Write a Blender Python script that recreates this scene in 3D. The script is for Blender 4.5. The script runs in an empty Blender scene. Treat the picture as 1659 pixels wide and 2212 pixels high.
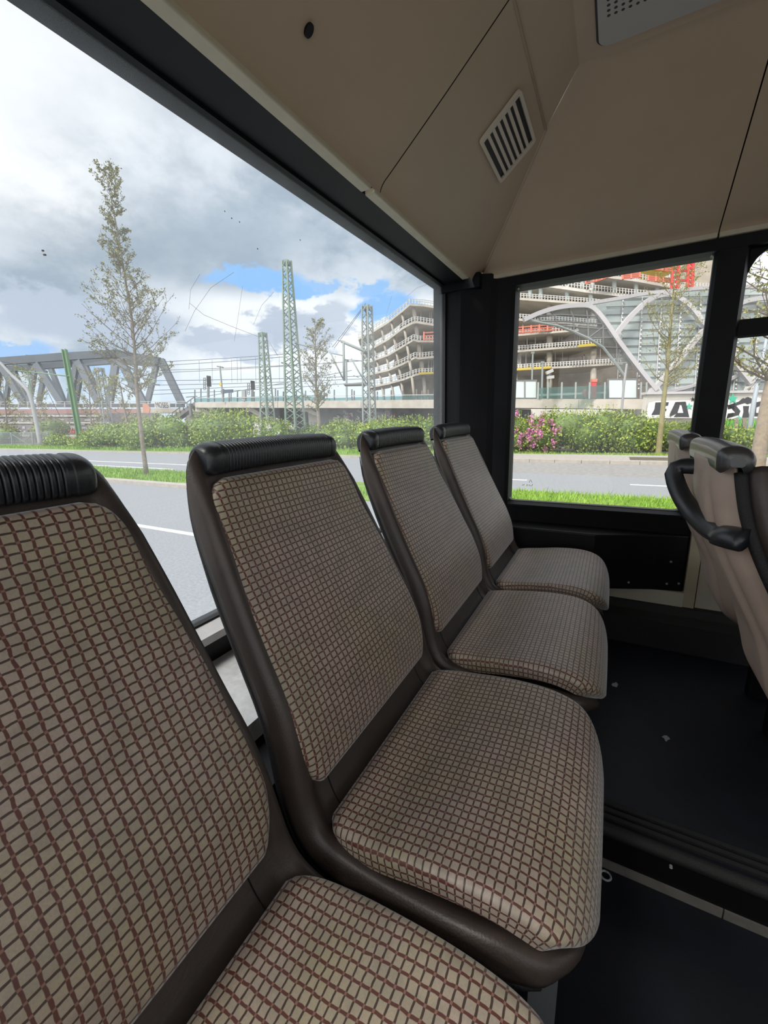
import bpy, bmesh, math, random
from mathutils import Vector, Matrix
random.seed(7)
sc = bpy.context.scene
COL = sc.collection

# ------------------------------------------------------------------ camera
FPX, CX, CY = 890.366, 829.5, 1106.0
YAW, PITCH, ROLL = [math.radians(a) for a in (28.886, 12.823, -1.700)]
OFF = Vector((0, 0, 2.0))                      # the lens hangs 2 m above the road; numbers below are relative to it
cy, sy, cp, sp, cr, sr = (math.cos(YAW), math.sin(YAW), math.cos(PITCH), math.sin(PITCH), math.cos(ROLL), math.sin(ROLL))
CF = Vector((cy*cp, sy*cp, -sp)); r0 = Vector((sy, -cy, 0)); u0 = r0.cross(CF)
CR = cr*r0 + sr*u0; CU = -sr*r0 + cr*u0
cam_d = bpy.data.cameras.new('camera'); cam = bpy.data.objects.new('camera', cam_d); COL.objects.link(cam)
cam_d.sensor_fit = 'HORIZONTAL'; cam_d.sensor_width = 36.0; cam_d.lens = 36.0*FPX/1659.0
cam_d.clip_start = 0.02; cam_d.clip_end = 1500
cam.matrix_world = Matrix.Translation(OFF) @ Matrix((( CR.x, CU.x, -CF.x, 0), (CR.y, CU.y, -CF.y, 0), (CR.z, CU.z, -CF.z, 0), (0, 0, 0, 1)))
sc.camera = cam

# ------------------------------------------------------------------ exposure, sky, sun
sc.view_settings.view_transform = 'Standard'; sc.view_settings.look = 'None'
sc.view_settings.gamma = 1.0; sc.view_settings.use_curve_mapping = False
sc.view_settings.exposure = 0.0
SKY_STRENGTH = 1.5
SUN_STRENGTH, SUN_DIR, SUN_ANGLE = 4.2, (0.55, -0.25, -0.80), 14   # direction the light travels
sun_d = bpy.data.lights.new('sun', 'SUN'); sun_d.energy = SUN_STRENGTH; sun_d.angle = math.radians(SUN_ANGLE); sun_d.color = (1.0, 0.95, 0.86)
sun = bpy.data.objects.new('sun', sun_d); COL.objects.link(sun); sun.location = (-20, 10, 40)
sun.rotation_euler = Vector(SUN_DIR).to_track_quat('-Z', 'Y').to_euler()

class NT:
    """small node tree helper"""
    def __init__(s, nt): s.nt = nt; s.n = nt.nodes; s.l = nt.links
    def node(s, t, **kw):
        n = s.n.new(t)
        for k, v in kw.items(): setattr(n, k, v)
        return n
    def put(s, sock, v):
        if isinstance(v, bpy.types.NodeSocket): s.l.new(v, sock)
        else: sock.default_value = v
    def m(s, op, a, b=0.0, c=None, clamp=False):
        n = s.node('ShaderNodeMath', operation=op, use_clamp=clamp)
        s.put(n.inputs[0], a); s.put(n.inputs[1], b)
        if c is not None: s.put(n.inputs[2], c)
        return n.outputs[0]
    def mix(s, f, a, b, blend='MIX'):
        n = s.node('ShaderNodeMix', data_type='RGBA', blend_type=blend)
        s.put(n.inputs[0], f); s.put(n.inputs[6], a if isinstance(a, bpy.types.NodeSocket) else (*a, 1)[:4]); s.put(n.inputs[7], b if isinstance(b, bpy.types.NodeSocket) else (*b, 1)[:4])
        return n.outputs[2]
    def noise(s, vec, scale, detail=3, rough=0.5, out=0):
        n = s.node('ShaderNodeTexNoise'); n.inputs['Scale'].default_value = scale; n.inputs['Detail'].default_value = detail; n.inputs['Roughness'].default_value = rough
        if vec is not None: s.l.new(vec, n.inputs['Vector'])
        return n.outputs[out]
    def step(s, v, lo, hi):
        n = s.node('ShaderNodeMapRange', interpolation_type='SMOOTHSTEP'); s.put(n.inputs[0], v)
        n.inputs[1].default_value = lo; n.inputs[2].default_value = hi
        return n.outputs[0]

def build_world():
    w = bpy.data.worlds.new('sky'); sc.world = w; w.use_nodes = True
    t = NT(w.node_tree); t.n.clear()
    tc = t.node('ShaderNodeTexCoord'); d = tc.outputs['Generated']
    sep = t.node('ShaderNodeSeparateXYZ'); t.l.new(d, sep.inputs[0])
    x, y, z = sep.outputs
    az = t.m('MULTIPLY', t.m('ARCTAN2', y, x), 57.2958)
    el = t.m('MULTIPLY', t.m('ARCSINE', z), 57.2958)
    comb = t.node('ShaderNodeCombineXYZ'); t.put(comb.inputs[0], t.m('MULTIPLY', az, 0.055)); t.put(comb.inputs[1], t.m('MULTIPLY', el, 0.085))
    p = comb.outputs[0]
    n1 = t.noise(p, 1.1, 7, 0.55); n2 = t.noise(p, 3.4, 6, 0.6); n3 = t.noise(d, 1.7, 4, 0.5)
    n4 = t.noise(p, 9.0, 6, 0.62); n5 = t.noise(p, 2.2, 8, 0.62, 0)
    wob = t.m('ADD', t.m('ADD', t.m('MULTIPLY', t.m('SUBTRACT', n1, 0.5), 9.0), t.m('MULTIPLY', t.m('SUBTRACT', n2, 0.5), 13.0)), t.m('MULTIPLY', t.m('SUBTRACT', n4, 0.5), 6.0))
    def blob(a, e, sa, se, w=1.0):
        u = t.m('DIVIDE', t.m('ADD', t.m('SUBTRACT', az, a), t.m('MULTIPLY', wob, w)), sa)
        v = t.m('DIVIDE', t.m('ADD', t.m('SUBTRACT', el, e), t.m('MULTIPLY', wob, w*0.45)), se)
        return t.m('EXPONENT', t.m('MULTIPLY', t.m('ADD', t.m('MULTIPLY', u, u), t.m('MULTIPLY', v, v)), -1.0))
    # cloud deck: slate grey to pale grey
    c = t.mix(t.step(t.m('ADD', t.m('MULTIPLY', n1, 0.55), t.m('MULTIPLY', n5, 0.45)), 0.38, 0.62), (0.31, 0.39, 0.48), (0.68, 0.74, 0.80))
    c = t.mix(t.m('MULTIPLY', t.step(el, 20, 42), 0.85), c, (0.86, 0.89, 0.92))
    # dark grey rain cloud and the bright place where the sun stands behind it
    c = t.mix(t.m('MULTIPLY', blob(57, 18.5, 14, 4.6, .5), 0.85), c, (0.28, 0.355, 0.435))
    c = t.mix(t.m('MULTIPLY', blob(41, 21, 11, 3.2, .6), 0.7), c, (0.38, 0.46, 0.55))
    c = t.mix(t.m('MULTIPLY', blob(66.5, 23.5, 7, 5, .7), 0.9), c, (0.98, 0.98, 0.97))
    c = t.mix(t.m('MULTIPLY', blob(66, 31, 16, 7, .5), 0.8), c, (0.97, 0.98, 0.99))
    # bright cumulus band low over the horizon
    c = t.mix(t.m('MULTIPLY', t.step(el, 16.5, 13.5), t.step(az, 60, 47)), c, (0.90, 0.93, 0.96))
    # blue gaps
    for a, e, sa, se, k in ((43.5, 16.2, 6.5, 1.35, 1.0), (36.0, 16.4, 2.2, 0.9, .8), (27.5, 13.3, 4.5, 2.0, 1.0), (30, 15.9, 3.0, 1.2, .9), (68.5, 7.6, 4.0, 1.2, .8), (22, 9.0, 3, 2.0, .6), (63, 6.3, 5, 1.0, .6)):
        c = t.mix(t.m('MULTIPLY', t.step(blob(a, e, sa, se, .8), 0.20, 0.60), k), c, (0.24, 0.50, 0.88))
    # grey cumulus heads
    for a, e, sa, se, k in ((40.5, 11.2, 6.2, 2.5, .95), (46, 9.3, 7, 2.0, .9), (61, 11.0, 9.5, 2.6, .95), (34.5, 12.3, 3.0, 2.2, .8)):
        c = t.mix(t.m('MULTIPLY', t.step(blob(a, e, sa, se, .85), 0.25, 0.60), k), c, (0.46, 0.53, 0.64))
    # bright haze at the horizon
    c = t.mix(t.m('MULTIPLY', t.step(el, 8.5, 2.0), 0.6), c, (0.66, 0.82, 0.95))
    # behind the lens: plain bright overcast
    c = t.mix(t.step(t.m('ABSOLUTE', t.m('SUBTRACT', az, 40)), 60, 95), c, t.mix(n3, (0.80, 0.82, 0.84), (1.0, 0.99, 0.97)))
    bg = t.node('ShaderNodeBackground'); t.l.new(c, bg.inputs[0]); bg.inputs[1].default_value = SKY_STRENGTH
    o = t.node('ShaderNodeOutputWorld'); t.l.new(bg.outputs[0], o.inputs[0])
build_world()

# ------------------------------------------------------------------ materials
MATS = {}
def pmat(name, col, rough=0.6, metal=0.0, spec=0.5, var=0.0, vscale=8.0, bump=0.0, bscale=60.0, col2=None, coat=0.0, sheen=0.0, coord='Object'):
    m = bpy.data.materials.new(name); m.use_nodes = True; t = NT(m.node_tree)
    b = t.n['Principled BSDF']; b.inputs['Roughness'].default_value = rough; b.inputs['Metallic'].default_value = metal
    b.inputs['Specular IOR Level'].default_value = spec
    b.inputs['Coat Weight'].default_value = coat; b.inputs['Sheen Weight'].default_value = sheen
    tc = t.node('ShaderNodeTexCoord'); v = tc.outputs[coord]
    if var or col2:
        c2 = col2 or tuple(c*(1-var) for c in col)
        t.l.new(t.mix(t.step(t.noise(v, vscale, 5, 0.6), 0.33, 0.67), c2, col), b.inputs['Base Color'])
    else: b.inputs['Base Color'].default_value = (*col, 1)
    if bump:
        bp = t.node('ShaderNodeBump'); bp.inputs['Strength'].default_value = bump; bp.inputs['Distance'].default_value = 0.01
        t.l.new(t.noise(v, bscale, 4), bp.inputs['Height']); t.l.new(bp.outputs[0], b.inputs['Normal'])
    MATS[name] = m
    return m

def fabric_mat():
    m = bpy.data.materials.new('check_fabric'); m.use_nodes = True; t = NT(m.node_tree); b = t.n['Principled BSDF']
    uv = t.node('ShaderNodeUVMap').outputs[0]
    tc = t.node('ShaderNodeTexCoord').outputs['Object']
    sep = t.node('ShaderNodeSeparateXYZ'); t.l.new(uv, sep.inputs[0])
    CELL = 0.0134
    wu = t.m('MULTIPLY', t.m('SUBTRACT', t.noise(uv, 55, 2), 0.5), 0.30); wv = t.m('MULTIPLY', t.m('SUBTRACT', t.noise(uv, 62, 2), 0.5), 0.30)
    u = t.m('ADD', t.m('DIVIDE', sep.outputs[0], CELL), wu); v = t.m('ADD', t.m('DIVIDE', sep.outputs[1], CELL*0.87), wv)
    du = t.m('ABSOLUTE', t.m('SUBTRACT', t.m('FRACT', u), 0.5)); dv = t.m('ABSOLUTE', t.m('SUBTRACT', t.m('FRACT', v), 0.5))
    lu = t.step(du, 0.35, 0.405); lv = t.step(dv, 0.37, 0.42)
    big = t.noise(tc, 5.5, 3); mid = t.noise(tc, 26, 3); fine = t.noise(tc, 420, 2)
    base = t.mix(t.step(big, 0.35, 0.65), (0.415, 0.365, 0.235), (0.455, 0.37, 0.31))
    base = t.mix(t.m('MULTIPLY', t.step(mid, 0.42, 0.62), 0.45), base, (0.27, 0.245, 0.19))
    base = t.mix(t.m('MULTIPLY', fine, 0.55), base, (0.20, 0.17, 0.145))
    c = t.mix(t.m('MULTIPLY', lv, 0.92), base, (0.032, 0.013, 0.010))
    c = t.mix(t.m('MULTIPLY', lu, 0.92), c, (0.080, 0.011, 0.009))
    c = t.mix(t.m('MULTIPLY', t.m('MULTIPLY', lu, lv), 0.7), c, (0.30, 0.17, 0.13))
    t.l.new(c, b.inputs['Base Color'])
    b.inputs['Roughness'].default_value = 0.50; b.inputs['Specular IOR Level'].default_value = 0.6
    b.inputs['Sheen Weight'].default_value = 0.5; b.inputs['Sheen Roughness'].default_value = 0.35; b.inputs['Sheen Tint'].default_value = (0.86, 0.92, 1.0, 1)
    bp = t.node('ShaderNodeBump'); bp.inputs['Strength'].default_value = 0.18; bp.inputs['Distance'].default_value = 0.003
    h = t.m('SUBTRACT', t.m('MULTIPLY', fine, 0.35), t.m('MAXIMUM', lu, lv)); t.l.new(h, bp.inputs['Height']); t.l.new(bp.outputs[0], b.inputs['Normal'])
    MATS['fabric'] = m
fabric_mat()

def glass_mat(name, tint, film, filmcol=(0.9, 0.93, 0.95), dirt=0.0):
    m = bpy.data.materials.new(name); m.use_nodes = True; t = NT(m.node_tree); t.n.clear()
    tr = t.node('ShaderNodeBsdfTransparent'); tr.inputs[0].default_value = (*tint, 1)
    gl = t.node('ShaderNodeBsdfGlossy'); gl.inputs['Roughness'].default_value = 0.02
    tl = t.node('ShaderNodeBsdfTranslucent'); tl.inputs[0].default_value = (*filmcol, 1)
    f1 = t.node('ShaderNodeMixShader'); f2 = t.node('ShaderNodeMixShader')
    if dirt:
        v = t.node('ShaderNodeTexCoord').outputs['Object']
        sp_ = t.m('MULTIPLY', t.step(t.noise(v, 90, 2), 0.72, 0.80), 0.5)
        k = t.m('ADD', t.m('MULTIPLY', t.noise(v, 3.0, 5, 0.65), film*2), t.m('MULTIPLY', sp_, dirt), clamp=True)
        t.l.new(k, f1.inputs[0])
    else: f1.inputs[0].default_value = film
    t.l.new(tr.outputs[0], f1.inputs[1]); t.l.new(tl.outputs[0], f1.inputs[2])
    f2.inputs[0].default_value = 0.03; t.l.new(f1.outputs[0], f2.inputs[1]); t.l.new(gl.outputs[0], f2.inputs[2])
    o = t.node('ShaderNodeOutputMaterial'); t.l.new(f2.outputs[0], o.inputs[0]); MATS[name] = m
glass_mat('rear_glass', (0.88, 0.89, 0.90), 0.055, dirt=0.12)
glass_mat('side_glass', (0.92, 0.92, 0.92), 0.015)
glass_mat('platform_glass', (0.62, 0.80, 0.78), 0.30, (0.70, 0.90, 0.88))
glass_mat('canopy_glass', (0.84, 0.87, 0.88), 0.16, (0.80, 0.84, 0.85))

pmat('shell_brown', (0.050, 0.038, 0.033), 0.42, var=0.25, vscale=14, bump=0.08, bscale=300)
pmat('vinyl_black', (0.012, 0.014, 0.018), 0.33, spec=0.6, bump=0.05, bscale=350)
pmat('vinyl_worn_lit', (0.030, 0.031, 0.032), 0.36, spec=0.9, coat=0.25, bump=0.05, bscale=350)  # lighter than the black vinyl: wear plus the back window's reflection put into the colour
pmat('rubber_black', (0.010, 0.010, 0.011), 0.6, bump=0.35, bscale=500)
pmat('frame_black', (0.006, 0.0063, 0.008), 0.55, spec=0.16, var=0.3, vscale=5)
pmat('box_black', (0.004, 0.004, 0.005), 0.45, spec=0.25)
pmat('floor_navy', (0.011, 0.013, 0.020), 0.50, spec=0.25, col2=(0.007, 0.008, 0.011), vscale=3.5, bump=0.1, bscale=160)
pmat('strip_grey', (0.16, 0.155, 0.14), 0.5, var=0.2, vscale=30)
pmat('steel_grey', (0.34, 0.36, 0.38), 0.4, metal=0.4)
pmat('ceiling_beige', (0.40, 0.30, 0.20), 0.55, var=0.06, vscale=2.5, bump=0.03, bscale=400)
pmat('trim_beige', (0.44, 0.39, 0.275), 0.5, var=0.12, vscale=12)
pmat('grille_beige', (0.52, 0.45, 0.35), 0.5, var=0.08)
pmat('lamp_panel_grey', (0.34, 0.31, 0.275), 0.5)
pmat('panel_beige', (0.50, 0.47, 0.38), 0.5, var=0.1)
pmat('moulded_taupe', (0.56, 0.44, 0.365), 0.55, var=0.15, vscale=10, bump=0.06, bscale=300)
pmat('sill_worn', (0.60, 0.57, 0.56), 0.35, col2=(0.50, 0.50, 0.52), vscale=20)
pmat('shelf_gloss', (0.42, 0.42, 0.42), 0.18, col2=(0.55, 0.56, 0.58), vscale=18, bump=0.25, bscale=25)
pmat('scuff', (0.30, 0.31, 0.32), 0.8)
pmat('asphalt', (0.26, 0.28, 0.305), 0.9, col2=(0.34, 0.355, 0.38), vscale=25, bump=0.3, bscale=120)
pmat('asphalt_dark', (0.27, 0.265, 0.26), 0.9, col2=(0.33, 0.33, 0.325), vscale=6)
pmat('paving', (0.44, 0.41, 0.38), 0.9, col2=(0.36, 0.34, 0.32), vscale=10)
pmat('kerb', (0.50, 0.46, 0.41), 0.9, col2=(0.42, 0.39, 0.35), vscale=5)
pmat('road_paint', (0.82, 0.82, 0.80), 0.8)
pmat('soil', (0.10, 0.085, 0.06), 1.0, col2=(0.15, 0.13, 0.09), vscale=4)
pmat('turf', (0.16, 0.27, 0.035), 0.95, col2=(0.22, 0.34, 0.06), vscale=3)
pmat('grass_blade', (0.26, 0.46, 0.05), 0.8, col2=(0.36, 0.56, 0.09), vscale=1.2)
pmat('leaf_green', (0.10, 0.19, 0.025), 0.7, col2=(0.46, 0.55, 0.09), vscale=5)  # the darker green stands in for shaded gaps between the hedge leaves
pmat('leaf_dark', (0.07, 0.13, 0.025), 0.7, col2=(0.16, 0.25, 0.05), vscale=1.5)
pmat('leaf_lime', (0.50, 0.60, 0.08), 0.7, col2=(0.16, 0.25, 0.03), vscale=5)
pmat('leaf_bud', (0.22, 0.22, 0.08), 0.8, col2=(0.30, 0.29, 0.10), vscale=2)
pmat('leaf_spring', (0.40, 0.38, 0.10), 0.8, col2=(0.30, 0.31, 0.10), vscale=2)
pmat('lilac', (0.62, 0.20, 0.42), 0.8, col2=(0.72, 0.34, 0.55), vscale=6)
pmat('blossom_white', (0.80, 0.76, 0.80), 0.8)
pmat('twig', (0.16, 0.12, 0.08), 0.9)
pmat('bark', (0.20, 0.165, 0.13), 0.9, col2=(0.27, 0.23, 0.19), vscale=9)
pmat('bark_green', (0.30, 0.27, 0.12), 0.9, col2=(0.24, 0.21, 0.11), vscale=6)
pmat('bark_pale', (0.34, 0.27, 0.20), 0.9, col2=(0.26, 0.21, 0.16), vscale=14, bump=0.4, bscale=30)
pmat('concrete', (0.58, 0.54, 0.48), 0.9, col2=(0.48, 0.44, 0.38), vscale=0.9)
pmat('concrete_pale', (0.70, 0.68, 0.63), 0.9, col2=(0.60, 0.58, 0.53), vscale=0.8)
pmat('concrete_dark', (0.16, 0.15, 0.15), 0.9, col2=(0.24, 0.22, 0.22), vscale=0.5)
pmat('floor_slab', (0.60, 0.56, 0.49), 0.9, col2=(0.50, 0.46, 0.40), vscale=0.5)
pmat('column_sand', (0.50, 0.45, 0.38), 0.9, var=0.15, vscale=1)
pmat('core_wall', (0.56, 0.49, 0.40), 0.9, col2=(0.36, 0.31, 0.26), vscale=0.35)
pmat('rail_grey', (0.62, 0.62, 0.60), 0.6)
pmat('post_dark', (0.18, 0.18, 0.18), 0.6)
pmat('hoarding_red', (0.70, 0.22, 0.15), 0.7)
pmat('hoist_red', (0.72, 0.05, 0.05), 0.6)
pmat('safety_yellow', (0.75, 0.58, 0.10), 0.7)
pmat('mast_green', (0.22, 0.31, 0.25), 0.6, col2=(0.28, 0.36, 0.30), vscale=2)
pmat('mast_grey', (0.30, 0.34, 0.33), 0.6)
pmat('post_green', (0.13, 0.27, 0.12), 0.6)
pmat('bridge_steel', (0.115, 0.14, 0.17), 0.6, col2=(0.15, 0.175, 0.205), vscale=0.15)
pmat('girder_rust', (0.42, 0.24, 0.22), 0.85, col2=(0.34, 0.20, 0.19), vscale=0.3)
pmat('ribbon_grey', (0.56, 0.55, 0.57), 0.45)
pmat('hall_glass', (0.33, 0.40, 0.41), 0.14, col2=(0.46, 0.52, 0.51), vscale=0.14, spec=0.6)
pmat('screen_white', (0.68, 0.78, 0.77), 0.3)
pmat('paint_black', (0.030, 0.030, 0.038), 0.9)
pmat('paint_white', (0.86, 0.86, 0.84), 0.9)
pmat('paint_green', (0.10, 0.52, 0.36), 0.9)
pmat('paint_red', (0.55, 0.12, 0.10), 0.9)
pmat('paint_grey', (0.42, 0.40, 0.42), 0.9)
pmat('mesh_green', (0.16, 0.46, 0.08), 0.7)
pmat('wire', (0.10, 0.11, 0.13), 0.6)
pmat('sign_blue', (0.05, 0.07, 0.13), 0.5)
pmat('lamp_yellow', (0.80, 0.55, 0.05), 0.6)
pmat('coat_red', (0.65, 0.05, 0.07), 0.9)
pmat('skin', (0.55, 0.36, 0.27), 0.7)
pmat('wagon_white', (0.72, 0.72, 0.70), 0.6)
pmat('dull_orange', (0.60, 0.27, 0.17), 0.7)
pmat('post_blue', (0.42, 0.48, 0.54), 0.45)
pmat('lamp_grey', (0.36, 0.37, 0.38), 0.5)
pmat('blue_sheet', (0.10, 0.17, 0.38), 0.6)

# ------------------------------------------------------------------ mesh helpers
def ray(px, py): return CR*((px-CX)/FPX) - CU*((py-CY)/FPX) + CF
def D(px, py, d): return ray(px, py)*d                              # point seen at that pixel, d metres ahead of the lens
def X(px, py, x): r = ray(px, py); return r*(x/r.x)                 # ... on the plane x = const
def Y(px, py, y): r = ray(px, py); return r*(y/r.y)
def Zp(px, py, z): r = ray(px, py); return r*(z/r.z)
V = Vector
def lerp(a, b, t): return a + (b-a)*t
def interp(tab, s):
    """piecewise linear lookup in rows (s, a, b, ...)"""
    if s <= tab[0][0]: return tab[0][1:]
    for a, b in zip(tab[:-1], tab[1:]):
        if s <= b[0]:
            t = (s-a[0])/(b[0]-a[0]); return tuple(lerp(p, q, t) for p, q in zip(a[1:], b[1:]))
    return tab[-1][1:]
def spline(pts, n):
    """Catmull-Rom through tuples, n samples, even in arc length of the first two values"""
    P = [pts[0]] + list(pts) + [pts[-1]]; out = []
    for i in range(1, len(P)-2):
        for k in range(24):
            t = k/24; a, b, c, d = P[i-1], P[i], P[i+1], P[i+2]
            out.append(tuple(0.5*(2*b[j] + (c[j]-a[j])*t + (2*a[j]-5*b[j]+4*c[j]-d[j])*t*t + (3*b[j]-a[j]-3*c[j]+d[j])*t**3) for j in range(len(b))))
    out.append(tuple(pts[-1]))
    L = [0.0]
    for a, b in zip(out[:-1], out[1:]): L.append(L[-1] + math.hypot(b[0]-a[0], b[1]-a[1]))
    tab = [(l, *o) for l, o in zip(L, out)]
    return [interp(tab, L[-1]*k/(n-1)) for k in range(n)], L[-1]

class MB:
    def __init__(s): s.v = []; s.f = []; s.uv = None
    def quad(s, a, b, c, d): i = len(s.v); s.v += [V(a), V(b), V(c), V(d)]; s.f.append((i, i+1, i+2, i+3)); return s
    def poly(s, pts): i = len(s.v); s.v += [V(p) for p in pts]; s.f.append(tuple(range(i, i+len(pts)))); return s
    def prism(s, pts, off):
        """polygon pushed along off, closed"""
        off = V(off); n = len(pts); i = len(s.v); s.v += [V(p) for p in pts] + [V(p)+off for p in pts]
        s.f.append(tuple(range(i+n-1, i-1, -1))); s.f.append(tuple(range(i+n, i+2*n)))
        for k in range(n): j = (k+1) % n; s.f.append((i+k, i+j, i+n+j, i+n+k))
        return s
    def box(s, lo, hi):
        x0, y0, z0 = lo; x1, y1, z1 = hi
        return s.prism([(x0, y0, z0), (x1, y0, z0), (x1, y1, z0), (x0, y1, z0)], (0, 0, z1-z0))
    def bar(s, a, b, w, h=None, up=(0, 0, 1)):
        a = V(a); b = V(b); h = w if h is None else h; d = (b-a).normalized(); up = V(up)
        if abs(d.dot(up.normalized())) > 0.97: up = V((1, 0, 0))
        r = d.cross(up).normalized(); u = r.cross(d)
        return s.prism([a-r*w/2-u*h/2, a+r*w/2-u*h/2, a+r*w/2+u*h/2, a-r*w/2+u*h/2], b-a)
    def tube(s, pts, rad, n=8, caps=True, flat=1.0, up=(0, 0, 1)):
        pts = [V(p) for p in pts]; m = len(pts); i0 = len(s.v); prev = None
        for k, p in enumerate(pts):
            d = (pts[min(k+1, m-1)] - pts[max(k-1, 0)]).normalized()
            u = prev if prev is not None else V(up)
            r = d.cross(u)
            if r.length < 1e-3: r = d.cross(V((1, 0.3, 0)))
            r.normalize(); u = r.cross(d).normalized(); prev = u
            R_ = rad[k] if isinstance(rad, (list, tuple)) else rad
            for q in range(n):
                a = 2*math.pi*q/n; s.v.append(p + r*math.cos(a)*R_ + u*math.sin(a)*R_*flat)
        for k in range(m-1):
            for q in range(n):
                a = i0+k*n+q; b = i0+k*n+(q+1) % n; s.f.append((a, b, b+n, a+n))
        if caps: s.f.append(tuple(range(i0+n-1, i0-1, -1))); s.f.append(tuple(range(i0+(m-1)*n, i0+m*n)))
        return s
    def grid(s, fn, us, vs, uvfn=None, flip=False):
        i0 = len(s.v); nu = len(us); nv = len(vs)
        for b in vs:
            for a in us: s.v.append(V(fn(a, b)))
        for j in range(nv-1):
            for i in range(nu-1):
                q = (i0+j*nu+i, i0+j*nu+i+1, i0+(j+1)*nu+i+1, i0+(j+1)*nu+i)
                s.f.append(q[::-1] if flip else q)
        if uvfn:
            s.uv = s.uv or {}
            k = i0
            for b in vs:
                for a in us: s.uv[k] = uvfn(a, b); k += 1
        return s
    def ring(s, outer, inner, off):
        """frame between two same-length loops, pushed along off"""
        off = V(off); n = len(outer); i = len(s.v)
        s.v += [V(p) for p in outer]+[V(p) for p in inner]+[V(p)+off for p in outer]+[V(p)+off for p in inner]
        for k in range(n):
            j = (k+1) % n
            s.f += [(i+k, i+n+k, i+n+j, i+j), (i+2*n+k, i+2*n+j, i+3*n+j, i+3*n+k), (i+k, i+j, i+2*n+j, i+2*n+k), (i+n+k, i+3*n+k, i+3*n+j, i+n+j)]
        return s
    def build(s, name, mat, parent=None, smooth=False, label=None, fix=True, shade_angle=None):
        me = bpy.data.meshes.new(name); base = V((0, 0, 0))
        o = bpy.data.objects.new(name, me)
        if parent is not None:
            base = ORIGIN[parent.name]; o.parent = parent
        else:
            c = sum(s.v, V((0, 0, 0)))/len(s.v); zmin = min(p.z for p in s.v); base = V((c.x, c.y, zmin)); o.location = base + OFF
        ORIGIN[o.name] = base
        me.from_pydata([tuple(p-base) for p in s.v], [], s.f)
        if s.uv:
            lay = me.uv_layers.new(name='UVMap')
            for lp in me.loops: lay.data[lp.index].uv = s.uv.get(lp.vertex_index, (0, 0))
        if fix:
            bm = bmesh.new(); bm.from_mesh(me); bmesh.ops.recalc_face_normals(bm, faces=bm.faces); bm.to_mesh(me); bm.free()
        me.materials.append(MATS[mat] if isinstance(mat, str) else mat)
        if smooth:
            for p in me.polygons: p.use_smooth = True
            if shade_angle is not None: me.set_sharp_from_angle(angle=math.radians(shade_angle))
        COL.objects.link(o)
        if label: o['label'] = label
        return o
ORIGIN = {}
def thing(name, label, cat, loc, group=None):
    o = bpy.data.objects.new(name, None); o.empty_display_size = 0.1; COL.objects.link(o); o.location = V(loc)+OFF; ORIGIN[o.name] = V(loc)
    return tag(o, label, cat, group)
def tag(o, label, cat, group=None, kind=None):
    o['label'] = label; o['category'] = cat
    if group: o['group'] = group
    if kind: o['kind'] = kind
    return o
def struct(o, label=None):
    o['kind'] = 'structure'
    if label: o['label'] = label
    return o
def solid(o, th, off=-1.0):
    md = o.modifiers.new('thickness', 'SOLIDIFY'); md.thickness = th; md.offset = off; return o
def bevel(o, w, seg=2):
    md = o.modifiers.new('bevel', 'BEVEL'); md.width = w; md.segments = seg; md.limit_method = 'ANGLE'; return o
def dup(root, delta, label=None, group=None):
    r = root.copy(); COL.objects.link(r); r.location = root.location + V(delta); ORIGIN[r.name] = ORIGIN[root.name]+V(delta)
    if label: r['label'] = label
    if group: r['group'] = group
    for ch in list(root.children):
        c = ch.copy(); COL.objects.link(c); c.parent = r
        for g in list(ch.children):
            d_ = g.copy(); COL.objects.link(d_); d_.parent = c
    return r
def rrect(c, a, b, w, h, r, n=6):
    """rounded rectangle loop about c in directions a, b"""
    a = V(a); b = V(b); c = V(c); out = []
    for (sx, sy_, st) in ((1, 1, 0), (-1, 1, 90), (-1, -1, 180), (1, -1, 270)):
        for k in range(n+1):
            t = math.radians(st+90*k/n); out.append(c + a*(sx*(w/2-r)+r*math.cos(t)) + b*(sy_*(h/2-r)+r*math.sin(t)))
    return out
def cosgrid(n, lo=-1.0, hi=1.0, k=0.75):
    """samples denser at both ends"""
    out = []
    for i in range(n):
        t = i/(n-1); c = 0.5-0.5*math.cos(math.pi*t); out.append(lo+(hi-lo)*lerp(t, c, k))
    return out

FLOOR, PLAT = -1.18, -1.05          # aisle floor and the raised floor beyond the step
GROUND = -2.0
XW, YB = 2.15, 0.72                 # inner faces of the side wall and of the rear wall

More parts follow.
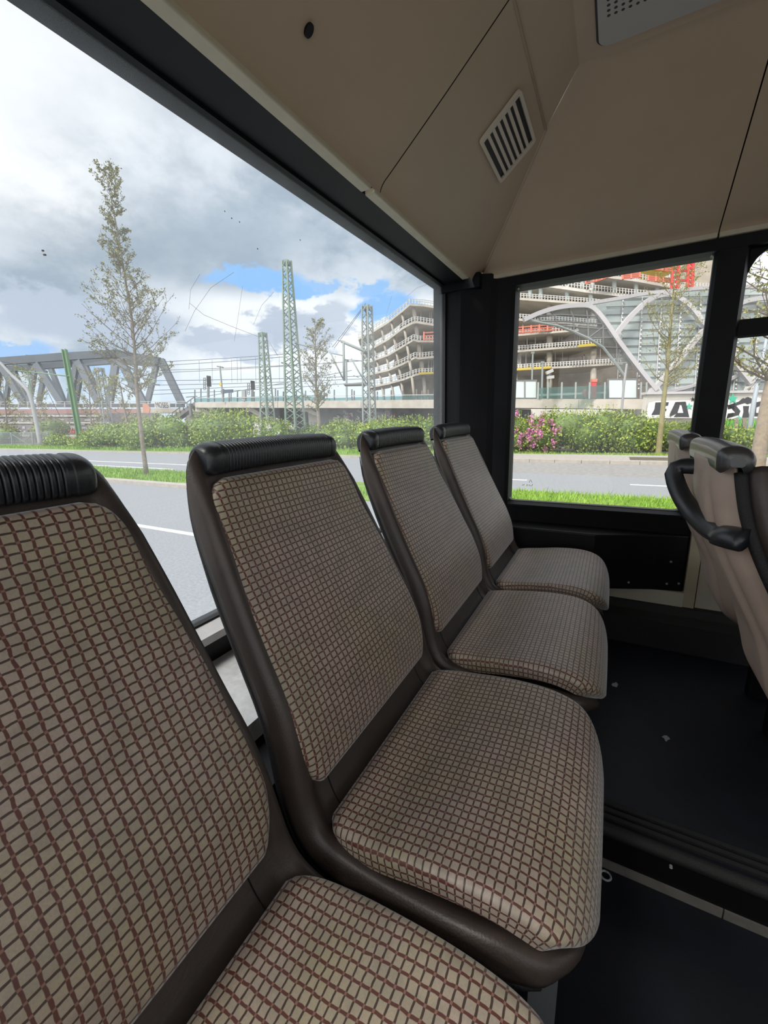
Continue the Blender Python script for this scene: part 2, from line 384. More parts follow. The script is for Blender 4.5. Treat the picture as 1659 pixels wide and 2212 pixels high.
# ------------------------------------------------------------------ bus body: floor
def bus_floor():
    struct(MB().box((-0.45, -6.0, FLOOR-0.05), (1.03, 0.72, FLOOR)).build('floor', 'floor_navy'), 'dark navy aisle floor below the step')
    struct(MB().box((1.03, -6.0, FLOOR-0.05), (2.25, 0.72, PLAT-0.004)).build('floor', 'floor_navy'), 'raised dark navy floor beyond the step')
    m = MB()
    m.tube([(1.022, 0.6, PLAT-0.012), (1.022, -6.0, PLAT-0.012)], 0.016, 10)
    for k in range(3): m.box((1.045+0.022*k, -6.0, PLAT-0.006), (1.057+0.022*k, 0.6, PLAT+0.003))
    struct(m.build('trim_1', 'rubber_black', smooth=True, shade_angle=40), 'ribbed black rubber nosing along the step')
    struct(MB().box((1.020, -6.0, FLOOR+0.026), (1.0305, 0.6, PLAT-0.02)).build('trim_2', 'box_black'), 'black riser of the step')
    m = MB(); m.box((1.016, -0.321, FLOOR), (1.030, 0.6, FLOOR+0.026)); m.box((1.016, -6.0, FLOOR), (1.030, -0.324, FLOOR+0.026))
    struct(m.build('trim_3', 'strip_grey'), 'grey strip at the foot of the step')
    c = V((1.018, -0.212, -1.09))
    tag(MB().tube([c, c+V((-0.006, 0, 0))], 0.0035, 10).build('screw', 'lamp_grey'), 'small screw head in the black step riser', 'screw')
    pts = [V((0.992+0.012*math.cos(a), -0.078+0.012*math.sin(a), FLOOR+0.005)) for a in [2*math.pi*k/20 for k in range(21)]]
    tag(MB().tube(pts, 0.0028, 6).build('floor_ring', 'lamp_grey', smooth=True), 'small steel ring lying on the aisle floor by the grey strip', 'ring')
    # scuffs worn into the floor covering
    rnd = random.Random(3)
    for (x, y, r, lab) in ((1.447, -0.236, 0.013, 'pale scuff mark in the middle of the raised dark floor'), (1.683, -0.092, 0.016, 'pale scuff mark on the raised floor beside the seat fronts')):
        m = MB(); m.prism([V((x+r*(0.5+rnd.random())*math.cos(a), y+r*(0.3+0.7*rnd.random())*math.sin(a), PLAT-0.003)) for a in [2*math.pi*k/11 for k in range(11)]], (0, 0, 0.0008))
        tag(m.build('scuff_mark', 'scuff'), lab, 'mark')
bus_floor()

# ------------------------------------------------------------------ bus body: walls and frames
YF = -6.0
def bus_walls():
    # rear wall below the window, sill and shelf
    struct(MB().box((-0.45, 0.78, -1.2), (2.25, 0.84, -0.455)).build('wall_rear', 'box_black'), 'black rear wall under the back window')
    m = MB(); m.prism([(-0.45, 0.775, -0.440), (-0.45, 0.735, -0.452), (-0.45, 0.735, -0.470), (-0.45, 0.775, -0.475)], (2.55, 0, 0))
    struct(m.build('trim_4', 'sill_worn'), 'worn pale sill along the back window')
    struct(MB().box((-0.45, 0.745, -0.520), (2.1, 0.778, -0.470)).build('trim_5', 'box_black'), 'black joint below the rear sill')
    struct(MB().box((-0.45, 0.52, -0.56), (2.1, 0.778, -0.52)).build('trim_6', 'shelf_gloss'), 'glossy worn shelf behind the seats')
    struct(MB().box((-0.45, 0.43, -1.2), (2.1, 0.778, -0.565)).build('trim_18', 'box_black'), 'black box closing the space under the rear seats')
    # header over the rear window: horizontal soffit with a groove, then the beige strip
    m = MB(); m.box((-0.45, 0.690, 0.620), (2.12, 0.83, 0.70)); m.box((-0.45, 0.668, 0.616), (2.10, 0.688, 0.68)); m.box((-0.45, 0.770, 0.612), (2.12, 0.83, 0.62))
    struct(m.build('trim_7', 'frame_black'), 'black header over the back window')
    for x0, x1, lab in ((-0.45, 1.132, 'beige strip over the back window, long piece'), (1.150, 2.02, 'beige strip over the back window, short piece by the corner')):
        m = MB(); m.prism([(x0, 0.666, 0.612), (x0, 0.634, 0.612), (x0, 0.632, 0.624), (x0, 0.666, 0.630)], (x1-x0, 0, 0))
        struct(bevel(m.build('trim_8', 'trim_beige'), 0.003), lab)
    # corner post between the two windows
    poly = [(2.10, 0.84), (2.097, 0.768), (2.083, 0.705), (2.072, 0.690), (2.085, 0.665), (2.13, 0.565), (2.148, 0.535), (2.150, 0.470), (2.158, 0.452), (2.26, 0.452), (2.26, 0.84)]
    struct(MB().prism([(x, y, -1.2) for x, y in poly], (0, 0, 1.85)).build('trim_9', 'frame_black'), 'black corner post between the back and side windows')
    struct(MB().box((2.070, 0.60, 0.585), (2.2, 0.80, 0.648)).build('trim_10', 'frame_black'), 'black corner joint under the ceiling')
    # side wall
    m = MB(); m.box((XW+0.01, YF, -1.2), (2.27, 0.47, -0.462)); m.box((XW, YF, 0.585), (2.27, 0.60, 0.628))
    struct(m.build('wall_right', 'frame_black'), 'black side wall above and below the windows')
    m = MB(); m.prism([(2.152, -0.300, -0.47), (2.152, -0.385, -0.47), (2.20, -0.405, -0.47), (2.27, -0.405, -0.47), (2.27, -0.300, -0.47), (2.17, -0.290, -0.47)], (0, 0, 1.07))
    struct(m.build('trim_11', 'frame_black'), 'black post between the two side windows')
    m = MB(); m.prism([(XW-0.004, YF, -0.462), (XW-0.004, YF, -0.452), (2.215, YF, -0.440), (2.215, YF, -0.462)], (0, 0.452-YF, 0))
    struct(m.build('trim_12', 'frame_black'), 'black sill under the side windows')
    for y0, y1, lab in ((-0.288, 0.575, 'beige strip over the side window by the corner'), (YF, -0.293, 'beige strip over the next side window')):
        m = MB(); m.prism([(XW+0.002, y0, 0.626), (XW-0.012, y0, 0.627), (XW-0.012, y0, 0.646), (XW+0.002, y0, 0.648)], (0, y1-y0, 0))
        struct(bevel(m.build('trim_13', 'trim_beige'), 0.003), lab)
    # lower side wall: black box with slanting front, beige panels, skirting
    top = [(2.16, 0.72), (2.013, 0.72), (2.018, 0.03), (2.12, -0.22), (2.145, -0.335), (2.16, -0.335)]
    m = MB(); m.prism([(x, y, -0.80) for x, y in top], (0, 0, 0.262))
    o = struct(bevel(m.build('wall_right', 'box_black'), 0.012, 3), 'black heater box under the side window')
    for (y, z) in ((-0.275, -0.66), (-0.315, -0.76), (-0.27, -0.765), (-0.12, -0.765), (-0.02, -0.765)):
        x = interp([(-0.335, 2.145), (-0.22, 2.12), (0.03, 2.018)], y)[0]
        sc_ = MB().tube([(x+0.004, y, z), (x-0.004, y-0.001, z)], 0.005, 8).build('screw_head', 'steel_grey', parent=o)
    struct(MB().box((2.128, -0.338, -0.90), (2.16, 0.6, -0.80)).build('wall_right', 'panel_beige'), 'beige panel under the black heater box')
    struct(MB().box((2.142, YF, -0.90), (2.16, -0.385, -0.47)).build('wall_right', 'panel_beige'), 'beige lower wall panel beside the front seats')
    struct(MB().box((2.132, -0.380, -0.90), (2.16, -0.338, -0.475)).build('trim_14', 'trim_beige'), 'beige upright strip between wall panels')
    m = MB(); m.prism([(2.15, YF, -0.862), (2.118, YF, -0.868), (2.10, YF, -0.90), (2.06, YF, -0.925), (2.06, YF, PLAT-0.01), (2.15, YF, PLAT-0.01)], (0, 0.5-YF, 0))
    struct(m.build('baseboard_right', 'rubber_black'), 'black rubber skirting along the side wall')
    # left wall beside the lens (out of view) with its window opening
    m = MB(); m.box((-0.52, YF, -1.2), (-0.45, 0.84, -0.46)); m.box((-0.52, YF, 0.56), (-0.45, 0.84, 0.70))
    for y0 in (0.55, -0.95, -2.4, -3.9, -5.3, YF): m.box((-0.52, y0, -0.46), (-0.45, y0+0.14, 0.56))
    struct(m.build('wall_left', 'frame_black'), 'black left wall with window openings')
    m = MB(); m.box((-0.52, YF-0.05, -1.2), (2.27, YF, -0.35)); m.box((-0.52, YF-0.05, 0.55), (2.27, YF, 1.03)); m.box((2.0, YF-0.05, -0.4), (2.27, YF, 0.6)); m.box((-0.52, YF-0.05, -0.4), (-0.3, YF, 0.6))  # out of view, added to hold back light from the front
    struct(m.build('wall_front', 'frame_black'), 'unseen black front wall around the windscreen opening, added to dim the interior')
    m = MB()
    for y0 in (-1.62, -3.1, -4.6, YF): m.box((XW, y0, -0.47), (2.27, y0+0.12, 0.60))
    struct(m.build('wall_right', 'frame_black'), 'black posts between the windows farther forward')
struct(MB().box((2.156, -0.36, 0.604), (2.28, -0.22, 0.70)).build('trim_16', 'box_black'), 'dark joint between the strips over the side windows')
bus_walls()

def windows():
    r = struct(MB().box((-0.45, 0.786, -0.452), (2.10, 0.790, 0.640)).build('window_1', 'rear_glass'), 'wide dusty back window pane')
    m = MB(); m.box((-0.45, 0.772, -0.446), (2.10, 0.80, -0.436)); m.box((2.084, 0.772, -0.45), (2.10, 0.80, 0.62))
    m.build('gasket', 'rubber_black', parent=r)
    # scratches and specks on the back window
    for q in ([(408, 668), (412, 625), (432, 592)], [(400, 715), (420, 672), (455, 622), (505, 588)], [(410, 655), (440, 680), (500, 705), (560, 728)], [(506, 738), (515, 680), (524, 618)], [(548, 700), (565, 660), (592, 630)], [(824, 740), (832, 690), (846, 640)], [(880, 640), (900, 622), (930, 612)], [(0, 780), (45, 790), (95, 830), (130, 900)]):
        MB().tube([Y(px, py, 0.7845) for px, py in q], 0.00035, 4).build('scratch', 'lamp_grey', parent=r)
    for px, py, w in ((92, 540, .0018), (96, 549, .0022), (556, 536, .0014), (648, 517, .0012), (500, 470, .0012), (485, 455, .001), (517, 478, .001), (760, 472, .0016), (848, 548, .0014)):
        MB().tube([Y(px, py, 0.785), Y(px+1, py+3, 0.785)], w, 6).build('speck', 'bark', parent=r)
    def framed(name, y0, y1, z0, z1, rad, mat, gask, lab, w=0.018):
        c = ((y0+y1)/2, (z0+z1)/2)
        o = struct(MB().prism(rrect((2.212, *c), (0, 1, 0), (0, 0, 1), y1-y0, z1-z0, rad), (0.004, 0, 0)).build(name, mat), lab)
        a = rrect((2.196, *c), (0, 1, 0), (0, 0, 1), y1-y0+w*2, z1-z0+w*2, rad+w); b = rrect((2.196, *c), (0, 1, 0), (0, 0, 1), y1-y0, z1-z0, rad)
        MB().ring(a, b, (0.03, 0, 0)).build('gasket', gask, parent=o)
        return o
    w2 = framed('window_2', -0.296, 0.458, -0.440, 0.590, 0.028, 'side_glass', 'strip_grey', 'side window pane beside the corner post', 0.008)
    m = MB()
    for q in ([(1143, 1042), (1146, 1036), (1149, 1042)], [(1128, 1048), (1133, 1047)], [(1137, 1050), (1139, 1046), (1141, 1050)], [(1143, 1047), (1146, 1050)], [(1148, 1050), (1151, 1046)]):
        m.tube([X(px, py, 2.2105) for px, py in q], 0.0012, 4)
    m.build('glass_mark', 'post_dark', parent=w2)
    def hopper(x, g):
        y0, y1, z0, z1, r = -1.55-g, -0.402+g, 0.335-g, 0.592+g, 0.115+g
        return [V((x, y0, z0)), V((x, y1, z0))] + [V((x, y1-r+r*math.cos(t), z1-r+r*math.sin(t))) for t in [math.pi/2*k/10 for k in range(11)]] + [V((x, y0, z1))]
    o = struct(MB().prism(hopper(2.212, 0), (0.004, 0, 0)).build('window_3', 'side_glass'), 'small upper pane of the next side window')
    MB().ring(hopper(2.196, 0.012), hopper(2.196, 0), (0.03, 0, 0)).build('gasket', 'frame_black', parent=o)
    framed('window_3', -1.55, -0.392, -0.440, 0.270, 0.015, 'side_glass', 'frame_black', 'lower pane of the next side window', 0.012)
    # black filler around the rounded upper pane
    out = [V((2.20, -1.6, 0.27)), V((2.20, -0.385, 0.27))] + [V((2.20, -0.385, 0.30+0.33*k/10)) for k in range(11)] + [V((2.20, -1.6, 0.63))]
    m = MB().ring(out, hopper(2.20, 0.004), (0.03, 0, 0)); m.box((2.185, -1.6, 0.272), (2.23, -0.385, 0.330))
    struct(m.build('trim_15', 'frame_black'), 'black rail between the upper and lower panes')
windows()

# ------------------------------------------------------------------ bus body: ceiling
RP = [(0.634, 0.618), (0.628, 0.634), (0.616, 0.648), (0.598, 0.662), (0.44, 0.790), (0.28, 0.925)]      # rear slope: (y, z) from trim to ridge
SPF = [(2.142, 0.640), (2.132, 0.653), (2.118, 0.664), (1.95, 0.770), (1.704, 0.925)]                     # side cove: (x, z)
def ceiling():
    K = (1.704, 0.28, 0.925); B = (1.589, 0.174, 1.0)
    zs = [p[1] for p in RP]
    def side_x(z): return interp([(b, a) for a, b in SPF], z)[0]
    def rear_y(z): return interp([(b, a) for a, b in RP], z)[0]
    def rear_piece(xa, xb_fn, lab):
        m = MB(); n = 14
        tab, _ = spline(RP, 40)
        m.grid(lambda u, k: (lerp(xa, xb_fn(tab[k][1]), u), tab[k][0], tab[k][1]), [i/n for i in range(n+1)], range(40))
        return struct(m.build('ceiling', 'ceiling_beige', smooth=True), lab)
    left = rear_piece(-0.45, lambda z: 1.1775, 'beige sloping rear ceiling panel, large left piece')
    rear_piece(1.1815, lambda z: side_x(z), 'beige sloping rear ceiling panel with the air vent, by the corner')
    struct(MB().prism([(1.12, 0.66, 0.650), (1.12, 0.60, 0.672), (1.12, 0.27, 0.95), (1.12, 0.27, 0.99), (1.12, 0.66, 0.72)], (0.18, 0, 0)).build('trim_16', 'box_black'), 'dark joint between the rear ceiling panels')
    def side_piece(y0, yfn, lab):
        m = MB(); tab, _ = spline(SPF, 36); tab = tab + [(1.647, 0.9625), (1.589, 1.0)]
        def yv(k):
            z = tab[k][1]
            return yfn(z)
        m.grid(lambda u, k: (tab[k][0], lerp(y0, yv(k), u), tab[k][1]), [i/10 for i in range(11)], range(len(tab)))
        return struct(m.build('ceiling', 'ceiling_beige', smooth=True), lab)
    def valley(z): return rear_y(z) if z <= 0.925 else lerp(0.28, 0.174, (z-0.925)/0.075)
    side_piece(-0.2885, valley, 'beige cove panel over the corner side window')
    side_piece(YF, lambda z: -0.2925, 'beige cove panel over the next side window')
    struct(MB().prism([(2.17, -0.42, 0.652), (1.60, -0.42, 1.003), (1.60, -0.42, 1.04), (2.17, -0.42, 0.72)], (0, 0.2, 0)).build('trim_16', 'box_black'), 'dark joint between the cove panels')
    # facet from the ridge up to the flat ceiling, and the flat ceiling
    m = MB(); m.grid(lambda u, v: lerp(lerp(V((-0.45, 0.28, 0.925)), V(K), u), lerp(V((-0.45, 0.174, 1.0)), V(B), u), v), [i/8 for i in range(9)], [0, .5, 1])
    struct(m.build('ceiling', 'ceiling_beige'), 'narrow beige slope between the vent panel and the flat ceiling')
    struct(MB().box((-0.52, YF, 1.0), (1.60, 0.18, 1.03)).build('ceiling', 'ceiling_beige'), 'flat beige ceiling')
    # rounded bead lines along the ridge and the valleys
    m = MB(); m.tube([(1.704, 0.2785, 0.9262), (-0.45, 0.2785, 0.9262)], 0.004, 8)
    m.tube([(side_x(z)-0.001, rear_y(z)-0.002, z+0.001) for z in [0.66+0.265*k/12 for k in range(13)]], 0.005, 8)
    struct(m.build('trim_17', 'ceiling_beige', smooth=True), 'soft beads where the ceiling panels meet')
    # plugged hole in the large panel
    n = V((0, -0.135, -0.16)).normalized(); c = V((0.765, 0.549, 0.6975)) + n*0.0015
    a = V((1, 0, 0)); b = n.cross(a)
    MB().prism([c + a*0.0085*math.cos(t) + b*0.011*math.sin(t) for t in [2*math.pi*k/20 for k in range(20)]], n*-0.02).build('screw_hole', 'box_black', parent=left)
    # vent in the corner panel
    sl = V((0, -0.16, 0.135)).normalized(); nn = V((0, -0.135, -0.16)).normalized()
    vc = V((1.553, 0.367, 0.8505)); vt = thing('air_vent', 'slotted beige air vent grille in the sloping rear ceiling', 'vent', vc)
    W, H = 0.262, 0.150
    MB().ring(rrect(vc+nn*0.001, (1, 0, 0), sl, W, H, 0.012), rrect(vc+nn*0.001, (1, 0, 0), sl, W-0.030, H-0.018, 0.003), nn*0.009).build('frame', 'grille_beige', parent=vt)
    MB().prism(rrect(vc+nn*0.0008, (1, 0, 0), sl, W-0.01, H-0.01, 0.003), nn*0.0012).build('recess', 'box_black', parent=vt)
    for k in range(6):
        p = vc + sl*((k-2.5)*0.0186)
        MB().prism([p+nn*0.001+V((-W/2+0.014, 0, 0))-sl*0.0045, p+nn*0.001+V((W/2-0.014, 0, 0))-sl*0.0045, p+nn*0.001+V((W/2-0.014, 0, 0))+sl*0.0045, p+nn*0.001+V((-W/2+0.014, 0, 0))+sl*0.0045], nn*0.007).build('slat', 'grille_beige', parent=vt)
    # lamp panel in the flat ceiling
    lt = thing('ceiling_panel', 'grey perforated speaker panel set in the flat ceiling', 'panel', (1.3, -0.1, 0.995))
    MB().prism(rrect((1.296, -0.43, 0.997), (1, 0, 0), (0, 1, 0), 0.50, 1.10, 0.03), (0, 0, -0.006)).build('cover', 'lamp_panel_grey', parent=lt)
    MB().ring(rrect((1.296, -0.43, 0.999), (1, 0, 0), (0, 1, 0), 0.512, 1.112, 0.036), rrect((1.296, -0.43, 0.999), (1, 0, 0), (0, 1, 0), 0.500, 1.10, 0.03), (0, 0, -0.004)).build('gap', 'box_black', parent=lt)
    m = MB()
    for i in range(9):
        for j in range(7):
            c = V((1.445-0.016*j, 0.095-0.016*i, 0.9912)); m.prism([c+V((0.0042*math.cos(t), 0.0042*math.sin(t), 0)) for t in [2*math.pi*q/10 for q in range(10)]], (0, 0, -0.0004))
    m.build('perforation', 'box_black', parent=lt)['kind'] = 'stuff'
ceiling()

# ------------------------------------------------------------------ rear seats
SHELL = [(.618, -.040, .178), (.610, -.066, .200), (.592, -.110, .213), (.566, -.170, .222), (.535, -.235, .229), (.502, -.305, .235), (.467, -.375, .240),
         (.436, -.435, .245), (.414, -.495, .249), (.401, -.555, .253), (.388, -.605, .256), (.362, -.647, .259), (.310, -.668, .260), (.22, -.672, .261), (.10, -.664, .261),
         (.03, -.669, .247), (.004, -.684, .222), (-.009, -.701, .188), (-.016, -.719, .150), (-.015, -.735, .115)]
BACKC = [(.583, -.092, .158), (.580, -.099, .176), (.574, -.115, .192), (.562, -.150, .205), (.540, -.205, .213), (.511, -.262, .220), (.481, -.322, .228), (.451, -.385, .235), (.425, -.435, .237), (.402, -.488, .237), (.390, -.530, .231), (.384, -.562, .221), (.381, -.580, .210), (.380, -.588, .190)]
SEATC = [(.353, -.636, .200), (.348, -.634, .218), (.335, -.632, .232), (.300, -.628, .241), (.25, -.622, .244), (.19, -.612, .242), (.13, -.606, .240), (.08, -.606, .238), (.04, -.613, .236), (.012, -.626, .231), (-.006, -.643, .214), (-.019, -.667, .188), (-.027, -.696, .150), (-.028, -.720, .100)]
def profile_frame(tab):
    """for each row: normal pointing at the sitter (in y, z)"""
    out = []
    for k in range(len(tab)):
        a = tab[max(k-1, 0)]; b = tab[min(k+1, len(tab)-1)]; ty, tz = b[0]-a[0], b[1]-a[1]; l = math.hypot(ty, tz) or 1
        out.append((tz/l, -ty/l))
    return out
def make_seat():
    xc = 0.645; R_ = thing('rear_seat', 'x', 'seat', (xc, 0.2, FLOOR))
    # shell: one swept sheet with a rolled rim
    tab, L = spline(SHELL, 90); nrm = profile_frame(tab)
    us = cosgrid(41, -1, 1, 0.9)
    def roll(u):
        a = abs(u)
        if a < 0.84: return 0.0
        if a < 0.95: return 0.017*math.sin((a-0.84)/0.11*math.pi/2)
        return 0.017 - 0.034*((a-0.95)/0.05)**1.6
    def fs(u, k):
        y, z, hw = tab[k]; ny, nz = nrm[k]; r = roll(u); e = min(1.0, k/10)
        if k > 78: e = max(0.2, 1-(k-78)/14)
        return (xc+u*hw*(1.0 if abs(u) < .95 else 1.0), y-ny*0 + ny*-1*(-r*e), z + nz*r*e)
    sh = MB().grid(fs, us, range(90)).build('shell', 'shell_brown', parent=R_, smooth=True, fix=True); solid(sh, 0.012, 0)
    # black edging along the outer border of the shell
    for s in (-1, 1):
        pts = []
        for k in range(5, 84, 2): p = V(fs(s, k)); pts.append(p + V((s*0.001, -nrm[k][0]*0.004, -nrm[k][1]*0.004)))
        MB().tube(pts, [0.0065*min(1.0, 0.15+j/8) for j in range(len(pts))], 8).build('edging', 'rubber_black', parent=R_, smooth=True)
    # backrest cushion and seat cushion: pillows with rolled borders
    def pillow(name, prof, th, under, bul, n, sag=0.0):
        t2, L2 = spline(prof, n); nr = profile_frame(t2); M_ = MB(); uu = cosgrid(49, -1, 1, 0.92); er = 0.026
        def f(u, k, lift):
            y, z, hw = t2[k]; ny, nz = nr[k]; s = L2*k/(n-1); d = min((1-abs(u))*hw, s, L2-s); q = min(d/er, 1.0)
            h = th*math.sqrt(max(0.0, 1-(1-q)**2)) if lift else 0.0
            c = (1-u*u); env = math.sin(math.pi*k/(n-1))
            h += (bul*c*env + sag*c*math.sin(math.pi*min(1, k/(n-1)*1.25)))*(1 if lift else 0)
            off = h - (0.0 if lift else under)
            return V((xc+u*hw, y+ny*off, z+nz*off))
        def uvf(u, k): return (u*t2[k][2], -L2*k/(n-1))
        M_.grid(lambda u, k: f(u, k, True), uu, range(n), uvf)
        uvl = lambda u, k: (u*(t2[k][2]+0.03*(abs(u) > .98)), -L2*k/(n-1) + (0.03 if k == 0 else -0.03 if k == n-1 else 0))
        M_.grid(lambda u, k: f(u, k, False), uu, range(n), uvl, flip=True)
        # side walls
        nu = len(uu); off = nu*n
        bord = [i for i in range(nu)] + [j*nu+nu-1 for j in range(1, n)] + [(n-1)*nu+i for i in range(nu-2, -1, -1)] + [j*nu for j in range(n-2, 0, -1)]
        for a, b in zip(bord, bord[1:]+bord[:1]): M_.f.append((a, b, b+off, a+off))
        return M_.build(name, 'fabric', parent=R_, smooth=True, fix=True, shade_angle=55)
    pillow('backrest_cushion', BACKC, 0.014, 0.016, 0.010, 80, sag=-0.006)
    pillow('seat_cushion', SEATC, 0.013, 0.026, 0.008, 72, sag=-0.016)
    # head roll: padded black bar with ribs across its middle
    sec = [(.588, -.083), (.580, -.079), (.577, -.062), (.578, -.046), (.584, -.037), (.596, -.031), (.612, -.028), (.628, -.035), (.638, -.050), (.640, -.070), (.634, -.090)]
    sp_, _ = spline(sec, 26); M_ = MB(); HW = 0.185; N = 361
    cyz = (.612, -.062)
    def fh(u, k):
        y, z = sp_[k]; a = abs(u)*HW
        e = 1.0
        if a > HW-0.020: q = (a-(HW-0.020))/0.020; e = math.sqrt(max(0.0, 1-(q*0.92)**2))
        rib = 0.0
        if a < 0.150: rib = -0.0030*max(0.0, 1-abs(math.sin(math.pi*u*HW/0.0072))*1.7)
        elif a < 0.158: rib = -0.0012
        sag = -0.004*(u*u)
        ny, nz = y-cyz[0], z-cyz[1]; l = math.hypot(ny, nz)
        return (xc+u*HW, cyz[0]+ny*(0.55+0.45*e)+ny/l*rib, cyz[1]+nz*(0.55+0.45*e)+nz/l*rib+sag)
    uu = [-1+2*i/(N-1) for i in range(N)]
    M_.grid(fh, uu, range(26))
    for u in (-1, 1): M_.poly([fh(u, k) for k in range(26)])
    M_.build('head_roll', 'vinyl_black', parent=R_, smooth=True, shade_angle=60)
    # fine seams across the shell between the cushions
    for s in (-1, 1):
        pts = [V(fs(s*0.70, k)) + V((0, -nrm[k][0]*-0.0065, nrm[k][1]*0.0065)) for k in range(48, 56)]
        MB().tube(pts, 0.0009, 5).build('seam', 'box_black', parent=R_)
    # carrying leg
    m = MB(); m.box((0.50, 0.005, FLOOR), (0.535, 0.045, -0.70)); m.box((0.765, 0.005, FLOOR), (0.80, 0.045, -0.70)); m.box((0.48, 0.0, -0.712), (0.81, 0.28, -0.69))
    for x in (0.50, 0.765): m.box((x, 0.22, FLOOR), (x+0.035, 0.26, -0.70))
    m.build('pedestal', 'steel_grey', parent=R_)
    return R_
seat = make_seat()
seat['label'] = 'rear bench seat in the middle of the photo, second from the camera, fully in view'
seat['group'] = 'rear bench seats'
dup(seat, (-0.54, 0, 0), 'rear bench seat nearest the camera, cropped at the left edge of the photo')
s3 = dup(seat, (0.54, 0, 0), 'rear bench seat third from the camera, next to the one by the corner post')
s4 = dup(seat, (1.08, 0, 0), 'rear bench seat farthest from the camera, beside the corner post')

def short_legs():
    m = MB(); z = PLAT
    for y0 in (0.005, 0.22):
        for x in (0.50, 0.765): m.box((x, y0, z), (x+0.035, y0+0.04, -0.70))
    m.box((0.46, 0.0, -0.712), (0.83, 0.28, -0.69))
    o = m.build('pedestal', 'steel_grey', parent=seat); me = o.data; bpy.data.objects.remove(o)
    for st in (s3, s4):
        for c in st.children:
            if c.name.startswith('pedestal'): c.data = me
short_legs()

# ------------------------------------------------------------------ seats in front, seen from behind
FB = [(-.186, -.100, .168), (-.191, -.15, .188), (-.206, -.22, .202), (-.236, -.30, .212), (-.284, -.40, .218), (-.322, -.48, .219), (-.344, -.55, .216), (-.361, -.61, .208), (-.392, -.66, .192), (-.45, -.70, .17), (-.52, -.712, .16)]
def make_front_seat(xc):
    R_ = thing('passenger_seat', 'x', 'seat', (xc, -0.45, PLAT))
    tab, L = spline(FB, 60); nr = profile_frame(tab); us = cosgrid(61, -1, 1, 0.6)
    def fs(u, k):
        y, z, hw = tab[k]; ny, nz = nr[k]; a = abs(u); t = k/59
        # raised middle panel with grooves either side, border curling forward
        g = 0.0
        if a < 0.50: g = 0.014
        elif a < 0.60: g = 0.014*(1-(a-0.50)/0.10)
        elif a < 0.90: g = 0.006*math.sin((a-0.60)/0.30*math.pi)
        env = min(1.0, t*5)*(1 if t < 0.8 else (1-t)/0.2)
        g *= env
        c = 0.030*max(0.0, (a-0.55)/0.45)**2
        return (xc+u*hw*0.90, y-ny*(g-c), z-nz*(g-c))
    sh = MB().grid(fs, us, range(60)).build('shell', 'moulded_taupe', parent=R_, smooth=True); solid(sh, 0.008, 0)
    for s in (-1, 1):
        MB().tube([V(fs(s, k))+V((s*0.002, -0.006, 0)) for k in range(2, 50)], 0.013, 8, flat=0.8).build('piping', 'rubber_black', parent=R_, smooth=True)
        MB().tube([V(fs(s, k))+V((s*0.001, -0.034, -0.004)) for k in range(1, 48)], 0.020, 10).build('side_rail', 'shell_brown', parent=R_, smooth=True)
    # upholstery on the far side
    def pad(u, k, t):
        y, z, hw = tab[k]; a = abs(u); return (xc+u*hw*0.91, y-0.040-t*(0.035+0.03*(1-a**4)), z)
    ks = list(range(3, 48))
    uvf = lambda u, k: (u*0.2, -k*L/59)
    m = MB(); m.grid(lambda u, k: pad(u, k, 1), us, ks, uvf); m.grid(lambda u, k: pad(u, k, 0), us, ks, uvf, flip=True)
    m.build('backrest_cushion', 'fabric', parent=R_, smooth=True)
    def cush(u, v, t):
        q = min(1.0, (1-max(abs(u), abs(v)))/0.18); n_ = (abs(u)**5+abs(v)**5)**0.2; k_ = max(abs(u), abs(v))/n_ if n_ > 1e-6 else 1.0
        return V((xc+0.215*u*k_, -0.63+0.21*v*k_, -0.665+t*(0.035+0.03*math.sqrt(max(0, 1-(1-q)**2)))))
    g_ = cosgrid(25, -1, 1, .8); uvc = lambda u, v: (u*0.215, v*0.21)
    m = MB(); m.grid(lambda u, v: cush(u, v, 1), g_, g_, uvc); m.grid(lambda u, v: cush(u, v, 0), g_, g_, uvc, flip=True)
    bd = [i for i in range(25)]+[j*25+24 for j in range(1, 25)]+[600+i for i in range(23, -1, -1)]+[j*25 for j in range(23, 0, -1)]
    for a, b in zip(bd, bd[1:]+bd[:1]): m.f.append((a, b, b+625, a+625))
    m.build('seat_cushion', 'fabric', parent=R_, smooth=True, shade_angle=55)
    # black headrest block with a chamfered back
    prof = [(-.190, -.120), (-.183, -.112), (-.182, -.082), (-.190, -.071), (-.212, -.067), (-.232, -.074), (-.242, -.092), (-.240, -.114), (-.226, -.122)]
    sp_, _ = spline(prof, 22); HW = 0.185; N = 41
    def fh(u, k):
        y, z = sp_[k]; a = abs(u)*HW; e = 1.0
        if a > HW-0.022: q = (a-(HW-0.022))/0.022; e = math.sqrt(max(0, 1-(q*0.985)**2))
        return (xc+u*HW, -0.212+(y+0.212)*(0.25+0.75*e), -0.096+(z+0.096)*(0.25+0.75*e)-0.004*u*u)
    m = MB(); m.grid(fh, cosgrid(N, -1, 1, 0.9), range(22))
    for u in (-1, 1): m.poly([fh(u, k) for k in range(22)])
    m.build('headrest', 'vinyl_worn_lit', parent=R_, smooth=True, shade_angle=50)
    m = MB(); m.box((xc-0.13, -0.60, PLAT), (xc-0.09, -0.52, -0.66)); m.box((xc+0.09, -0.60, PLAT), (xc+0.13, -0.52, -0.66))
    m.build('pedestal', 'box_black', parent=R_)
    return R_
fs_win = make_front_seat(1.72)
fs_win['label'] = 'beige-backed seat seen from behind, next to the side window'
fs_win['group'] = 'double seat in front'
fs_ais = dup(fs_win, (-0.54, 0, 0), 'beige-backed seat seen from behind, at the right edge with a grab handle', 'double seat in front')
